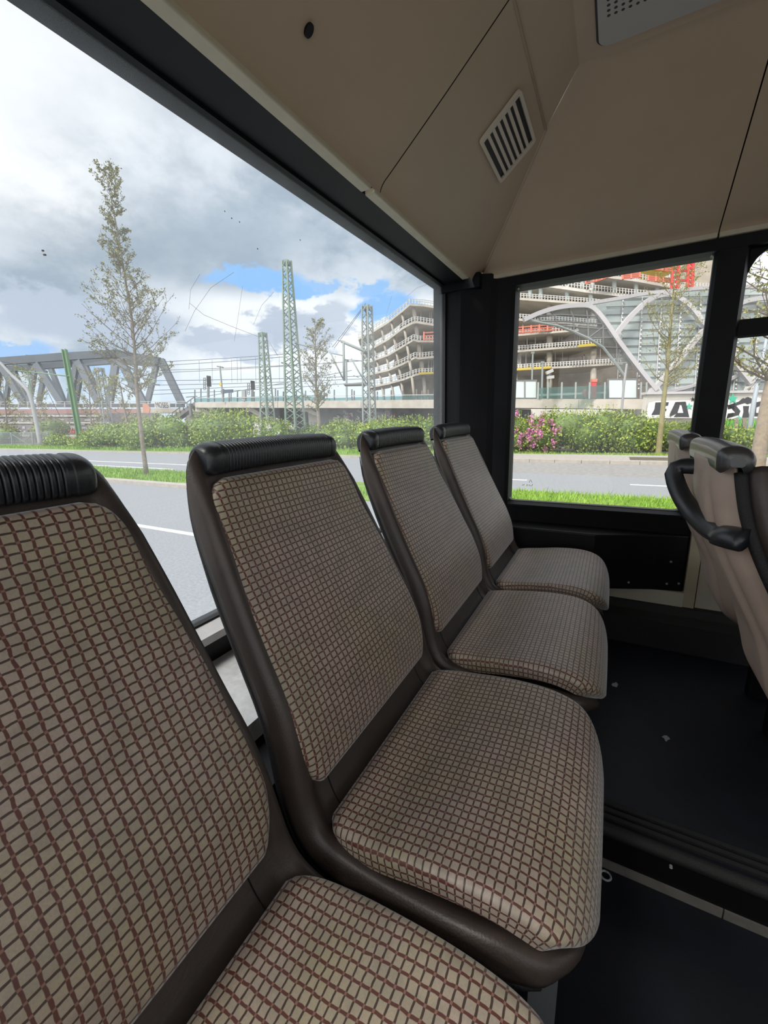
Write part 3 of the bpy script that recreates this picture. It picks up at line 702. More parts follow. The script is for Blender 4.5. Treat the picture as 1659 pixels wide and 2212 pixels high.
def grab_handle():
    pts = [(1.235, -0.225, -0.136), (1.252, -0.190, -0.137), (1.265, -0.160, -0.139), (1.268, -0.145, -0.150), (1.252, -0.150, -0.178), (1.215, -0.164, -0.212), (1.150, -0.184, -0.240), (1.065, -0.203, -0.252), (1.000, -0.218, -0.246), (0.975, -0.236, -0.244)]
    sp_, _ = spline([(p[0], p[1], p[2]) for p in pts], 40)
    n = len(sp_); rad = [0.021 + (0.005 if (k < 4 or k > n-8) else 0.0) for k in range(n)]
    MB().tube([V(p) for p in sp_], rad, 14, flat=0.62, up=(0, 1, 0.2)).build('grab_handle', 'vinyl_black', parent=fs_ais, smooth=True, label='black curved grab handle')
grab_handle()

# ================================================================== OUTSIDE
RH = V((sy, -cy, 0)); FH = V((cy, sy, 0)); UZ = V((0, 0, 1))        # level axes used to spread twigs and leaves

# ------------------------------------------------------------------ road, verge, paving
def ground():
    def slab(x0, x1, y0, y1, z, mat, name, lab):
        return struct(MB().quad((x0, y0, z), (x1, y0, z), (x1, y1, z), (x0, y1, z)).build(name, mat, fix=False), lab)
    G = GROUND
    slab(-60, 8.7, -60, 320, G, 'asphalt', 'road', 'near grey carriageway beside the bus')
    slab(11.1, 14.75, -60, 320, G, 'asphalt', 'road', 'far grey carriageway beyond the grass median')
    m = MB().box((8.62, -60, G-0.1), (11.1, 320, G+0.03)); struct(m.build('median_strip', 'turf'), 'grass median between the carriageways')
    struct(MB().box((8.30, 10.5, G-0.1), (8.62, 320, G+0.11)).build('kerb', 'kerb'), 'pale kerb stone edge of the median')
    slab(14.75, 18.3, -60, 9, G-0.001, 'asphalt_dark', 'road', 'darker parking lane by the far kerb')
    slab(14.75, 18.3, 9, 320, G-0.001, 'asphalt', 'road', 'grey outer lane by the far kerb')
    m = MB()
    for k in range(40): m.box((18.3, -14+k*1.0, G-0.1), (18.46, -14+k*1.0+0.985, G+0.13))
    m.box((18.3, 26, G-0.1), (18.46, 320, G+0.12))
    struct(m.build('kerb', 'kerb'), 'far kerb stones along the pavement')
    struct(MB().box((18.46, -60, G-0.1), (21.0, 8.5, G+0.115)).build('pavement', 'paving'), 'grey paved footway')
    struct(MB().box((18.46, 8.5, G-0.1), (21.0, 320, G+0.10)).build('verge', 'turf'), 'grass verge under the hedge')
    slab(21.0, 420, -160, 420, G+0.02, 'soil', 'ground', 'bare ground behind the hedge')
    # tree pit in the paving and a road joint
    struct(MB().box((18.9, -2.6, G+0.10), (20.1, -0.7, G+0.122)).build('tree_pit', 'soil'), 'earth square around the pavement tree')
    # lane markings
    def mark(a, b, w, lab, grp=None):
        a = V(a); b = V(b); a.z = b.z = G; d = (b-a).normalized(); r = V((d.y, -d.x, 0))*w/2
        tag(MB().prism([a-r, b-r, b+r, a+r], (0, 0, 0.006)).build('road_marking', 'road_paint'), lab, 'road marking', grp)
    def on(px, py): return Zp(px, py, G)
    mark((4.75, 5.9, G), (4.75, 9.6, G), 0.13, 'white dash on the near carriageway, seen between the two nearest seats')
    mark((13.2, 2.2, G), (13.2, 5.2, G), 0.12, 'short white lane dash at the left edge of the side window')
    mark((13.2, -1.7, G), (13.2, -0.55, G), 0.12, 'white lane dash left of the grab handle seat in the side window')
    mark((13.2, -6.5, G), (13.2, -3.3, G), 0.12, 'white lane dash behind the headrest at the right edge')
    mark((13.4, 13.0, G), (13.4, 80.0, G), 0.12, 'long white line along the far edge of the road in the back window')
    mark((11.9, 17.5, G), (11.9, 24.5, G), 0.12, 'white dash nearer the median in the back window')
    # grass blades on the median and the verge
    rnd = random.Random(11)
    def blades(name, lab, x0, x1, spans, hmin, hmax, z):
        m = MB()
        for (ya, yb, n) in spans:
            for _ in range(n):
                x = rnd.uniform(x0, x1); y = rnd.uniform(ya, yb); h = rnd.uniform(hmin, hmax)*(0.6+0.8*rnd.random()**2); a = rnd.uniform(0, math.pi)
                w = 0.012 + 0.0007*abs(y); d = V((math.cos(a), math.sin(a), 0))*w; t = V((rnd.gauss(0, .35)*h, rnd.gauss(0, .35)*h, h))
                b = V((x, y, z)); i = len(m.v); m.v += [b-d, b+d, b+t]; m.f.append((i, i+1, i+2))
        tag(m.build(name, 'grass_blade', fix=False), lab, 'grass', kind='stuff')
    blades('median_grass', 'bright grass blades on the median strip', 8.65, 11.05, [(-5, 6, 15000), (13, 30, 14000)], 0.07, 0.17, G+0.02)
    blades('verge_grass', 'grass blades along the foot of the hedge', 19.4, 21.2, [(6, 16, 4000), (16, 70, 14000)], 0.12, 0.3, G+0.09)
    blades('hedge_foot_grass', 'grass blades between pavement and hedge', 20.9, 21.6, [(-6, 6, 4000)], 0.08, 0.2, G+0.05)
ground()

# ------------------------------------------------------------------ plants
def leaf(m, c, s, rnd, droop=0.0):
    a = V((rnd.gauss(0, 1), rnd.gauss(0, 1), rnd.gauss(0, 1))).normalized(); b = V((rnd.gauss(0, 1), rnd.gauss(0, 1), rnd.gauss(0, 1)+0.3)); b = a.cross(b)
    if b.length < 1e-3: return
    b.normalize(); s *= rnd.uniform(0.6, 1.25); i = len(m.v)
    m.v += [c-a*s*0.55, c+b*s*0.30-a*s*0.05, c+a*s*0.55, c-b*s*0.30-a*s*0.05]; m.f.append((i, i+1, i+2, i+3))
def bush(label, c, sx, sy_, h, n, mat='leaf_green', size=0.12, seed=1, group=None, name='bush', blossom=None, nb=0, bsize=0.1):
    rnd = random.Random(seed); R_ = thing(name, label, 'bush', (c[0], c[1], GROUND+0.05), group)
    lumps = [(V((c[0]+rnd.uniform(-.35, .35)*sx, c[1]+rnd.uniform(-.42, .42)*sy_, GROUND+h*rnd.uniform(.28, .62))), sx*rnd.uniform(.36, .55), sy_*rnd.uniform(.28, .42), h*rnd.uniform(.32, .42)) for _ in range(9)]
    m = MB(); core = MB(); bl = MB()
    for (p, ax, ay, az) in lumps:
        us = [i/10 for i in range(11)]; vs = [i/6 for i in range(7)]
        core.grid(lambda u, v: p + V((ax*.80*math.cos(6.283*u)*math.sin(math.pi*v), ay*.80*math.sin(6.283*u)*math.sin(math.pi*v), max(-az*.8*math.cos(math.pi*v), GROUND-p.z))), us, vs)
    for k in range(n):
        p, ax, ay, az = lumps[k % len(lumps)]
        d = V((rnd.gauss(0, 1), rnd.gauss(0, 1), rnd.gauss(0, 1))).normalized(); r = rnd.uniform(.72, 1.12)+abs(rnd.gauss(0, .07))
        q = p + V((d.x*ax*r, d.y*ay*r, d.z*az*r))
        if q.z < GROUND+0.08: q.z = GROUND+0.08+rnd.random()*0.3
        leaf(m, q, size*1.45, rnd)
    for k in range(n//60):                                          # shoots standing out of the top
        p, ax, ay, az = rnd.choice(lumps); q = p+V((rnd.uniform(-1, 1)*ax*.7, rnd.uniform(-1, 1)*ay*.7, az*.8)); g = V((rnd.gauss(0, .15), rnd.gauss(0, .15), 1))
        for j in range(7): leaf(m, q+g*(0.07*j*h/2), size*.9, rnd)
    core.build('shaded_core', 'leaf_dark', parent=R_, smooth=True)  # solid dark lumps, painted shade inside the bush that blocks the view through
    m.build('foliage', mat, parent=R_, fix=False)
    if blossom:
        spots = []
        for k in range(nb//22):
            p, ax, ay, az = rnd.choice(lumps); d = V((rnd.gauss(-.5, 1), rnd.gauss(0, 1), rnd.gauss(.35, .8))).normalized()
            spots.append(p+V((d.x*ax*1.08, d.y*ay*1.08, d.z*az*1.08)))
        for s_ in spots:
            for j in range(22): leaf(bl, s_+V((rnd.gauss(0, .06), rnd.gauss(0, .06), rnd.gauss(.06, .12))), bsize, rnd)
        bl.build('blossom', blossom, parent=R_, fix=False)
    return R_

def px_bush(label, px0, px1, top, base, d, seed, n=2600, mat='leaf_green', **kw):
    """a bush filling that span of the view, rooted on the ground d metres ahead"""
    mid = (px0+px1)/2; c = D(mid, base, d); w = (px1-px0)*d/FPX; zt = D(mid, top, d).z
    return bush(label, (c.x, c.y), max(1.4, w*0.55), max(1.8, w*1.0), zt-GROUND, n, mat, seed=seed, **kw)
HG = 'hedge along the far roadside'
px_bush('green bush at the left end of the hedge, behind the slim sapling', 190, 300, 918, 975, 37, 21, 3600, size=.17)
px_bush('tall pale green bush right of the big leaning tree', 290, 425, 898, 972, 33, 22, 5200, size=.15)
px_bush('green bush in the back window above the nearest full seat, left half', 395, 520, 890, 970, 31, 23, 5200, size=.15)
px_bush('lime bush with a pointed top under the left end of the platform beam', 480, 600, 893, 968, 30, 24, 5000, 'leaf_lime', size=.14)
px_bush('shrub with white blossom in front of the slim lattice mast', 565, 635, 905, 970, 29, 25, 3000, 'leaf_green', size=.12, blossom='blossom_white', nb=900, bsize=.13, name='blossoming_shrub')
px_bush('dark green bush behind the tall green lattice mast', 615, 720, 916, 968, 28.5, 26, 3800, 'leaf_dark', size=.13)
px_bush('green bush right of the slender young tree in the back window', 690, 800, 912, 966, 27, 27, 4000, size=.13)
px_bush('bush with yellow-green tips above the third seat', 775, 880, 903, 962, 25.5, 28, 4400, 'leaf_lime', size=.12)
px_bush('green bush at the right end of the back window', 860, 950, 900, 960, 25, 29, 4000, size=.12)
px_bush('green bush hidden partly by the black corner post', 945, 1085, 905, 965, 24, 30, 3200, size=.12)
px_bush('lilac bush with pink blossom at the left of the side window', 1085, 1185, 898, 976, 21.6, 31, 4600, 'leaf_green', size=.105, blossom='lilac', nb=2400, bsize=.15, name='lilac_bush')
px_bush('tall green bush in the middle of the side window', 1165, 1295, 884, 977, 21.6, 32, 6500, size=.10)
px_bush('green bush under the frosted platform screens', 1260, 1375, 893, 978, 21.0, 33, 6000, 'leaf_green', size=.10)
px_bush('bush behind the trunk of the pavement tree', 1350, 1460, 905, 980, 20.6, 34, 5600, 'leaf_lime', size=.095)
px_bush('low bush left of the black post between the side windows', 1440, 1545, 914, 982, 20.4, 35, 4600, size=.095)
px_bush('reddish green bush below the green mesh fence', 1530, 1650, 925, 984, 20.4, 36, 5200, size=.095)
px_bush('small bush beside the wire fence at the left edge', 95, 150, 938, 974, 42, 37, 1800, size=.16)
px_bush('low bush under the green steel post', 150, 215, 945, 974, 40, 38, 2000, size=.16)
px_bush('grey-green scrub at the far left under the bridge', -30, 60, 915, 962, 62, 39, 1500, 'leaf_bud', size=.25)
px_bush('brownish scrub between the lamp post and the green steel post', 75, 150, 905, 962, 60, 40, 1500, 'leaf_bud', size=.22)

def tree(label, trunk, d, r0_, crown, nbr, leafmat, leafn, lsize, seed, bark='bark', name='young_tree', rise=0.75, cat='tree', twig=True, rmin=0.012):
    """trunk: pixels root to tip; crown: rows (t, half-width px left, right)"""
    rnd = random.Random(seed); k = d/FPX
    P = [D(px, py, d) for px, py in trunk]; R_ = thing(name, label, cat, P[0])
    n = len(P); L = [0.0]
    for a, b in zip(P[:-1], P[1:]): L.append(L[-1]+(b-a).length)
    def at(t):
        s = t*L[-1]
        for i in range(n-1):
            if s <= L[i+1]: return lerp(P[i], P[i+1], (s-L[i])/(L[i+1]-L[i]))
        return P[-1]
    N = 26; tr = MB(); tr.tube([at(i/(N-1)) for i in range(N)], [max(r0_*(1-i/(N-1))**0.8, rmin*0.7)*(1.25 if i == 0 else 1) for i in range(N)], 9)
    br = MB(); fo = MB()
    def shoot(p, dirv, ln, rad, depth):
        pts = [p]; q = V(p); dv = V(dirv)
        for j in range(5):
            dv = (dv + V((rnd.gauss(0, .14), rnd.gauss(0, .14), rnd.gauss(.06, .10)))).normalized(); q = q+dv*ln/5; pts.append(q)
        br.tube(pts, [max(rad*(1-j/6), rmin*.45) for j in range(6)], 5 if depth == 0 else 3, caps=False)
        if depth < (2 if twig else 1):
            for j in range(1, 6):
                for _ in range(2 if depth == 0 else 1):
                    if rnd.random() < 0.72:
                        side = V((rnd.gauss(0, 1), rnd.gauss(0, 1), rnd.gauss(.15, .7))).normalized()
                        shoot(pts[j], (dv*0.55+side*0.75).normalized(), ln*rnd.uniform(.22, .42)*(1.1-j/8), rad*.45, depth+1)
        if depth >= 1:
            for j in range(leafn): leaf(fo, pts[rnd.randint(1, 5)]+V((rnd.gauss(0, .6), rnd.gauss(0, .6), rnd.gauss(0, .6)))*lsize, lsize, rnd)
    t0 = crown[0][0]
    for i in range(nbr):
        t = t0+(0.985-t0)*(i/nbr)**1.2; ph = rnd.uniform(0, 2*math.pi) if i % 3 else rnd.choice((0.0, math.pi))+rnd.gauss(0, .35)
        wl, wr = interp(crown, t); c = math.cos(ph); w = (wr if c > 0 else wl)*k*rnd.uniform(.65, 1.0)
        h = RH*c+FH*math.sin(ph)*0.9; dv = (h.normalized()+UZ*rise).normalized(); ln = w/ max(.35, (1/math.sqrt(1+rise*rise)))
        shoot(at(t), dv, ln, max(r0_*(1-t)*0.34, rmin), 0)
    for _ in range(leafn*2): leaf(fo, P[-1]+V((rnd.gauss(0, .1), rnd.gauss(0, .1), rnd.gauss(0, .15))), lsize, rnd)
    tr.build('trunk', bark, parent=R_, smooth=True, fix=False); br.build('branches', 'twig' if bark != 'bark_green' else 'bark_green', parent=R_, smooth=True, fix=False); fo.build('foliage', leafmat, parent=R_, fix=False)
    return R_
tree('tall leaning young tree with sparse buds on the grass median at the left', [(317, 1029), (308, 960), (299, 880), (296, 850), (291, 760), (285, 690), (270, 600), (254, 500), (240, 430), (224, 352)], 16.4, 0.085,
     [(0.26, 60, 60), (0.33, 95, 100), (0.42, 110, 120), (0.50, 92, 85), (0.62, 58, 42), (0.72, 40, 30), (0.82, 26, 28), (0.92, 40, 36), (1, 18, 18)], 96, 'leaf_bud', 2, .08, 5, rise=0.62)
tree('slim sapling behind the hedge left of the big leaning tree', [(283, 980), (276, 920), (268, 880), (262, 845), (254, 808)], 35, 0.16, [(0.3, 30, 30), (0.6, 50, 45), (1, 12, 12)], 18, 'leaf_spring', 1, .17, 8, rise=.4, rmin=.02)
tree('slender young tree in front of the platform, between two lattice masts', [(691, 945), (688, 900), (683, 850), (682, 780), (680, 690)], 27, 0.13, [(0.22, 30, 32), (0.4, 50, 55), (0.6, 42, 45), (0.8, 28, 40), (1, 15, 18)], 44, 'leaf_bud', 2, .10, 9, rise=.75, rmin=.016)
tree('green-barked young tree in the pavement seen through the side window', [(1420, 1000), (1427, 930), (1434, 860), (1440, 810), (1444, 760), (1450, 690), (1456, 610), (1462, 560)], 18.6, 0.13,
     [(0.37, 70, 70), (0.5, 90, 80), (0.65, 70, 70), (0.85, 60, 70), (1, 30, 40)], 46, 'leaf_spring', 2, .07, 10, bark='bark_green', rise=.62)
tree('thick pale trunk of the tree at the right edge of the photo', [(1619, 1120), (1630, 1040), (1642, 960), (1655, 880), (1672, 790), (1690, 690), (1705, 560), (1715, 430)], 9.0, 0.165,
     [(0.42, 150, 150), (0.7, 140, 140), (1, 90, 90)], 30, 'leaf_spring', 2, .075, 12, bark='bark_pale', rise=.5)
tree('thin twiggy bush tree under the bridge beside the lamp post', [(78, 962), (74, 900), (70, 840), (66, 800)], 60, 0.14, [(0.25, 40, 45), (0.7, 60, 50), (1, 20, 20)], 20, 'leaf_spring', 1, .26, 14, rise=.5, rmin=.03, name='scrub_tree')
tree('thin twiggy bush tree right of the green steel post', [(200, 965), (196, 900), (193, 850), (190, 800)], 58, 0.14, [(0.25, 40, 40), (0.7, 55, 50), (1, 20, 20)], 20, 'leaf_spring', 1, .25, 15, rise=.5, rmin=.03, name='scrub_tree')
tree('thin twiggy bush tree at the left edge under the bridge', [(15, 962), (14, 900), (8, 850), (5, 810)], 62, 0.14, [(0.25, 30, 40), (0.7, 40, 45), (1, 20, 20)], 16, 'leaf_spring', 1, .25, 16, rise=.5, rmin=.03, name='scrub_tree')

# ------------------------------------------------------------------ lattice masts and posts
def lattice_mast(label, base, top, d, wb, wt, mat, n, name='lattice_mast', cap=True, leg=0.12):
    a, b = D(*base, d), D(*top, d); a.z = min(a.z, GROUND); R_ = thing(name, label, 'mast', a)
    def corner(t, sx, sy_): c = lerp(a, b, t); w = lerp(wb, wt, t)/2; return c + RH*(sx*w*0.8+sy_*w*0.6)*1.0 + FH*(-sx*w*0.6+sy_*w*0.8)
    cs = [(1, 1), (-1, 1), (-1, -1), (1, -1)]
    for s in cs: MB().bar(corner(0, *s), corner(1, *s), leg, leg).build('leg', mat, parent=R_)
    m = MB()
    for i in range(n):
        for q in range(4):
            s, e = cs[q], cs[(q+1) % 4]; t0, t1 = i/n, (i+1)/n
            m.bar(corner(t0, *s), corner(t1, *e), leg*.5, leg*.5) if i % 2 else m.bar(corner(t0, *e), corner(t1, *s), leg*.5, leg*.5)
    m.build('bracing', mat, parent=R_)
    if cap:
        c = lerp(a, b, 1.0); w = wt*0.75
        MB().prism([c+RH*w*.8*sx+FH*w*.8*sy_-UZ*leg*3 for sx, sy_ in ((.8, .8), (-.8, .8), (-.8, -.8), (.8, -.8))], UZ*leg*3).build('cap', mat, parent=R_)
    return R_
mA = lattice_mast('tallest green lattice mast in the middle of the back window', (641, 975), (619, 563), 33, 1.15, 0.48, 'mast_green', 30)
mB = lattice_mast('shorter slim green lattice mast left of the tallest one', (579, 930), (567, 719), 47, 1.2, 0.62, 'mast_green', 18, leg=.13)
mC = lattice_mast('grey lattice mast in front of the unfinished building', (798, 930), (792.5, 660), 34, 0.78, 0.58, 'mast_grey', 20, leg=.11)
lattice_mast('small far lattice mast seen through the bridge', (228, 900), (215, 795), 90, 1.6, 1.2, 'mast_grey', 9, leg=.22)
def arm(parent, pts, d, rad, mat='mast_grey', name='bracket_arm'):
    MB().tube([D(px, py, d) for px, py in pts], rad, 8).build(name, mat, parent=parent, smooth=True)
arm(mA, [(637, 741), (700, 757), (708, 761)], 33, .06); arm(mA, [(638, 746), (672, 785), (708, 800)], 33, .03); arm(mA, [(707, 760), (693, 775)], 33, .06)
arm(mB, [(574, 727), (600, 768)], 47, .03); arm(mB, [(577, 800), (586, 790)], 47, .03)
arm(mC, [(797, 764), (783, 757), (737, 737)], 34, .11); arm(mC, [(742, 738), (743.5, 822)], 34, .10); arm(mC, [(730, 735), (745, 738)], 34, .05)
arm(mC, [(713, 760), (727, 790), (741, 818)], 34, .06); arm(mC, [(712, 762), (740, 768)], 34, .035); arm(mC, [(744, 776), (760, 778), (783, 780)], 34, .03)
arm(mC, [(759, 775), (775, 803), (791, 828)], 34, .06); arm(mC, [(763, 811), (775, 815)], 34, .03)
MB().prism([D(742, 828, 36), D(792, 827, 36), D(792, 830, 36), D(742, 831, 36)], FH*2).build('canopy_beam', 'mast_grey', parent=mC)
def green_post():
    R_ = thing('steel_post', 'green steel post in front of the truss bridge', 'post', V((*D(172, 960, 52).xy, GROUND)))
    a, b = V((*D(171, 937, 52).xy, GROUND)), D(139, 755, 52)
    for o in (-.24, .24): MB().bar(a+RH*o, b+RH*o*0.9, .10, .40, up=FH).build('flange', 'post_green', parent=R_)
    MB().bar(a, b, .42, .05, up=FH).build('web', 'post_green', parent=R_)
    MB().tube([D(150, 813, 52), D(90, 806, 52), D(40, 801, 52)], .08, 6).build('bracket_arm', 'post_green', parent=R_)
    MB().tube([D(60, 802, 52), D(62, 820, 52), D(68, 850, 52)], .08, 6).build('hanger', 'post_green', parent=R_)
green_post()
def lamp_left():
    R_ = thing('street_lamp', 'grey street lamp with a long arm curving up to the left edge', 'lamp', V((*D(90, 976, 46).xy, GROUND)))
    pts = [D(90, 976, 46), D(80, 920, 46), D(69, 868, 46), D(62, 848, 46), D(50, 833, 46), D(25, 810, 46), D(0, 783, 46), D(-40, 742, 46)]
    pts[0].z = GROUND; q, _ = spline([(p.x, p.y, p.z) for p in pts], 40)
    MB().tube([V(p) for p in q], [lerp(.22, .12, k/39) for k in range(40)], 8).build('pole', 'lamp_grey', parent=R_, smooth=True)
    MB().tube([D(-40, 742, 46), D(-58, 736, 46)], .3, 8).build('lamp_head', 'lamp_grey', parent=R_)
lamp_left()
def lamp_right():
    R_ = thing('street_lamp', 'slim blue-grey lamp post left of the thick trunk', 'lamp', V((*D(1612, 980, 21).xy, GROUND)))
    a = V((*D(1611, 975, 21).xy, GROUND)); MB().tube([a, D(1630, 860, 21), D(1640, 812, 21), D(1650, 760, 21), D(1664, 690, 21)], [.12, .1, .09, .07, .06], 10).build('pole', 'post_blue', parent=R_, smooth=True)
    c = D(1646, 810, 20.8); MB().box((c.x-.15, c.y-.22, c.z-.2), (c.x+.15, c.y+.22, c.z+.2)).build('box', 'rail_grey', parent=R_)
lamp_right()

# ------------------------------------------------------------------ truss bridge
def bridge():
    R_ = thing('truss_bridge', 'long blue-grey steel truss railway bridge on the left', 'bridge', D(200, 880, 112))
    dn, df = 112, 122
    def beam(name, pts, d, w, dep=1.0, mat='bridge_steel'):
        m = MB(); P = [D(px, py, d) for px, py in pts]; h = w*d/FPX
        for a, b in zip(P[:-1], P[1:]): m.bar(a, b, dep, h, up=UZ) if abs((b-a).normalized().z) < .6 else m.bar(a, b, h, dep, up=FH)
        m.build(name, mat, parent=R_)
    beam('top_chord', [(-60, 786), (0, 781), (150, 770), (252, 764), (345, 780)], dn, 15, 1.6)
    beam('top_chord', [(-60, 803), (20, 797), (160, 786), (255, 779), (340, 787)], df, 12, 1.6)
    for a, b, w in (((348, 778), (394, 874), 15), ((258, 775), (312, 874), 16), ((168, 780), (214, 872), 14), ((78, 786), (134, 872), 14), ((2, 788), (52, 872), 13), ((-42, 790), (8, 872), 13)):
        beam('diagonal', [a, b], dn, w)
    for a, b, w in (((338, 788), (318, 872), 10), ((250, 785), (236, 872), 14), ((165, 785), (150, 872), 10), ((76, 792), (62, 872), 9), ((0, 796), (-12, 872), 9)):
        beam('diagonal', [a, b], dn+.5, w)
    for a, b, w in (((185, 790), (222, 872), 9), ((108, 792), (140, 872), 9), ((28, 798), (62, 872), 9), ((178, 792), (164, 872), 7), ((97, 800), (84, 872), 8), ((22, 806), (12, 872), 7)):
        beam('diagonal', [a, b], df, w)
    beam('bottom_chord', [(-60, 876), (150, 876), (396, 876)], dn, 7, 2)
    for px in (252, 150, 60): m = MB().bar(D(px, 770, dn), D(px+3, 786, df), .8, .8).build('cross_beam', 'bridge_steel', parent=R_)
    # walkway railing
    m = MB()
    for py in (868, 872): m.bar(D(-40, py+1, 104), D(400, py-1, 104), .12)
    for k in range(22): m.bar(D(-40+20*k, 868, 104), D(-40+20*k, 881, 104), .14)
    m.build('railing', 'rail_grey', parent=R_)
    MB().prism([D(-60, 884, 103), D(300, 883, 103), D(300, 892, 103), D(-60, 894, 103)], FH*8).build('girder', 'girder_rust', parent=R_)
    MB().prism([D(300, 882, 103), D(402, 882, 103), D(402, 893, 103), D(300, 892, 103)], FH*8).build('abutment_beam', 'concrete', parent=R_)
    # train headboard style sign on the walkway
    s = thing('sign_board', 'white board with dark letters on the bridge walkway', 'sign', D(352, 883, 101))
    MB().prism([D(334, 867, 101), D(367, 868, 101), D(367, 883, 101), D(334, 882, 101)], FH*.15).build('board', 'rail_grey', parent=s)
    letters('MOSES', s, [D(337, 880, 100.9), D(364, 881, 100.9)], 1.25, 'paint_black')
    p = thing('orange_panel', 'dull orange rounded panel beside the leaning tree trunk', 'panel', D(315, 898, 95))
    MB().prism([D(px, py, 95) for px, py in ((308, 872), (318, 873), (324, 882), (322, 892), (316, 899), (309, 897))], FH*.3).build('plate', 'dull_orange', parent=p)
    bx = thing('signal_platform', 'small grey service platform hanging on the end diagonal of the bridge', 'platform', D(320, 830, 108))
    MB().prism([D(300, 826, 108), D(337, 829, 108), D(337, 832, 108), D(300, 829, 108)], FH*2).build('deck', 'mast_grey', parent=bx)
    m = MB()
    for px in (302, 312, 322, 335): m.bar(D(px, 815, 108), D(px, 828, 108), .12)
    m.bar(D(302, 816, 108), D(335, 817, 108), .12); m.build('railing', 'mast_grey', parent=bx)
    MB().prism([D(318, 816, 107), D(334, 817, 107), D(334, 826, 107), D(318, 825, 107)], FH*1).build('cabinet', 'mast_green', parent=bx)
def letters(text, parent, ends, height, mat):
    cu = bpy.data.curves.new('lettering', 'FONT'); cu.body = text; cu.extrude = 0.01
    tmp = bpy.data.objects.new('tmp', cu); COL.objects.link(tmp); dg = bpy.context.evaluated_depsgraph_get()
    me = bpy.data.meshes.new_from_object(tmp.evaluated_get(dg)); COL.objects.unlink(tmp); bpy.data.objects.remove(tmp)
    xs = [v.co.x for v in me.vertices]; ysv = [v.co.y for v in me.vertices]; a, b = ends; d = b-a; n = d.normalized().cross(UZ)
    for v in me.vertices:
        t = (v.co.x-min(xs))/(max(xs)-min(xs)); h = (v.co.y-min(ysv))/(max(ysv)-min(ysv))*height
        v.co = a+d*t+UZ*h+n*v.co.z*-1-ORIGIN[parent.name]
    o = bpy.data.objects.new('lettering', me); me.materials.clear(); me.materials.append(MATS[mat]); o.parent = parent; COL.objects.link(o); ORIGIN[o.name] = ORIGIN[parent.name]
bridge()
def under_bridge():
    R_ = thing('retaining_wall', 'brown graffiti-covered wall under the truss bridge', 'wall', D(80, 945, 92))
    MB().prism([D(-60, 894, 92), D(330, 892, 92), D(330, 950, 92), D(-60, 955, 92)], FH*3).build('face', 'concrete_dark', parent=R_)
    rnd = random.Random(4); m = MB()
    for k in range(46):
        px = rnd.uniform(-20, 55) if k < 28 else rnd.uniform(60, 200); py = rnd.uniform(902, 935); w = rnd.uniform(3, 6); h = rnd.uniform(3, 6)
        if k >= 28: w *= 2.5; h *= .6
        m.prism([D(px, py, 91.9), D(px+w, py, 91.9), D(px+w, py+h, 91.9), D(px, py+h, 91.9)], FH*.05)
    m.build('painted_patches', 'paint_grey', parent=R_)['kind'] = 'stuff'
    m = MB()
    for k in range(8): px = 132+6*k; m.prism([D(px, 926+rnd.uniform(-3, 2), 91.9), D(px+4, 926, 91.9), D(px+5, 935, 91.9), D(px, 935, 91.9)], FH*.05)
    m.build('painted_letters', 'paint_red', parent=R_)
    m = MB()
    for py in (897, 912, 940): m.prism([D(-60, py, 91.8), D(240, py, 91.8), D(240, py+3, 91.8), D(-60, py+3, 91.8)], FH*.2)
    m.build('ledge', 'concrete', parent=R_)
    f = thing('wire_fence', 'low wire mesh fence on a stone kerb at the left edge', 'fence', V((*D(45, 972, 52).xy, GROUND)))
    for px in (-30, 25, 70, 103): MB().bar(D(px, 934, 52), D(px+2, 962, 52), .16).build('post', 'mast_grey', parent=f)
    m = MB()
    for a, b in (((-30, 935), (103, 934)), ((-30, 960), (104, 958)), ((22, 936), (60, 959)), ((70, 938), (45, 960))): m.bar(D(*a, 52), D(*b, 52), .09)
    m.build('rails', 'mast_grey', parent=f)
    m = MB()
    for k in range(60): px = -30+k*2.2; m.bar(D(px, 937, 52), D(px, 958, 52), .03)
    for k in range(12): m.bar(D(-30, 937+k*1.8, 52), D(103, 936+k*1.8, 52), .03)
    o = m.build('mesh', 'mast_grey', parent=f); o['kind'] = 'stuff'
    MB().prism([D(-40, 960, 52), D(104, 958, 52), D(104, 972, 52), D(-40, 974, 52)], FH*.4).build('stone_kerb', 'concrete', parent=f)
under_bridge()

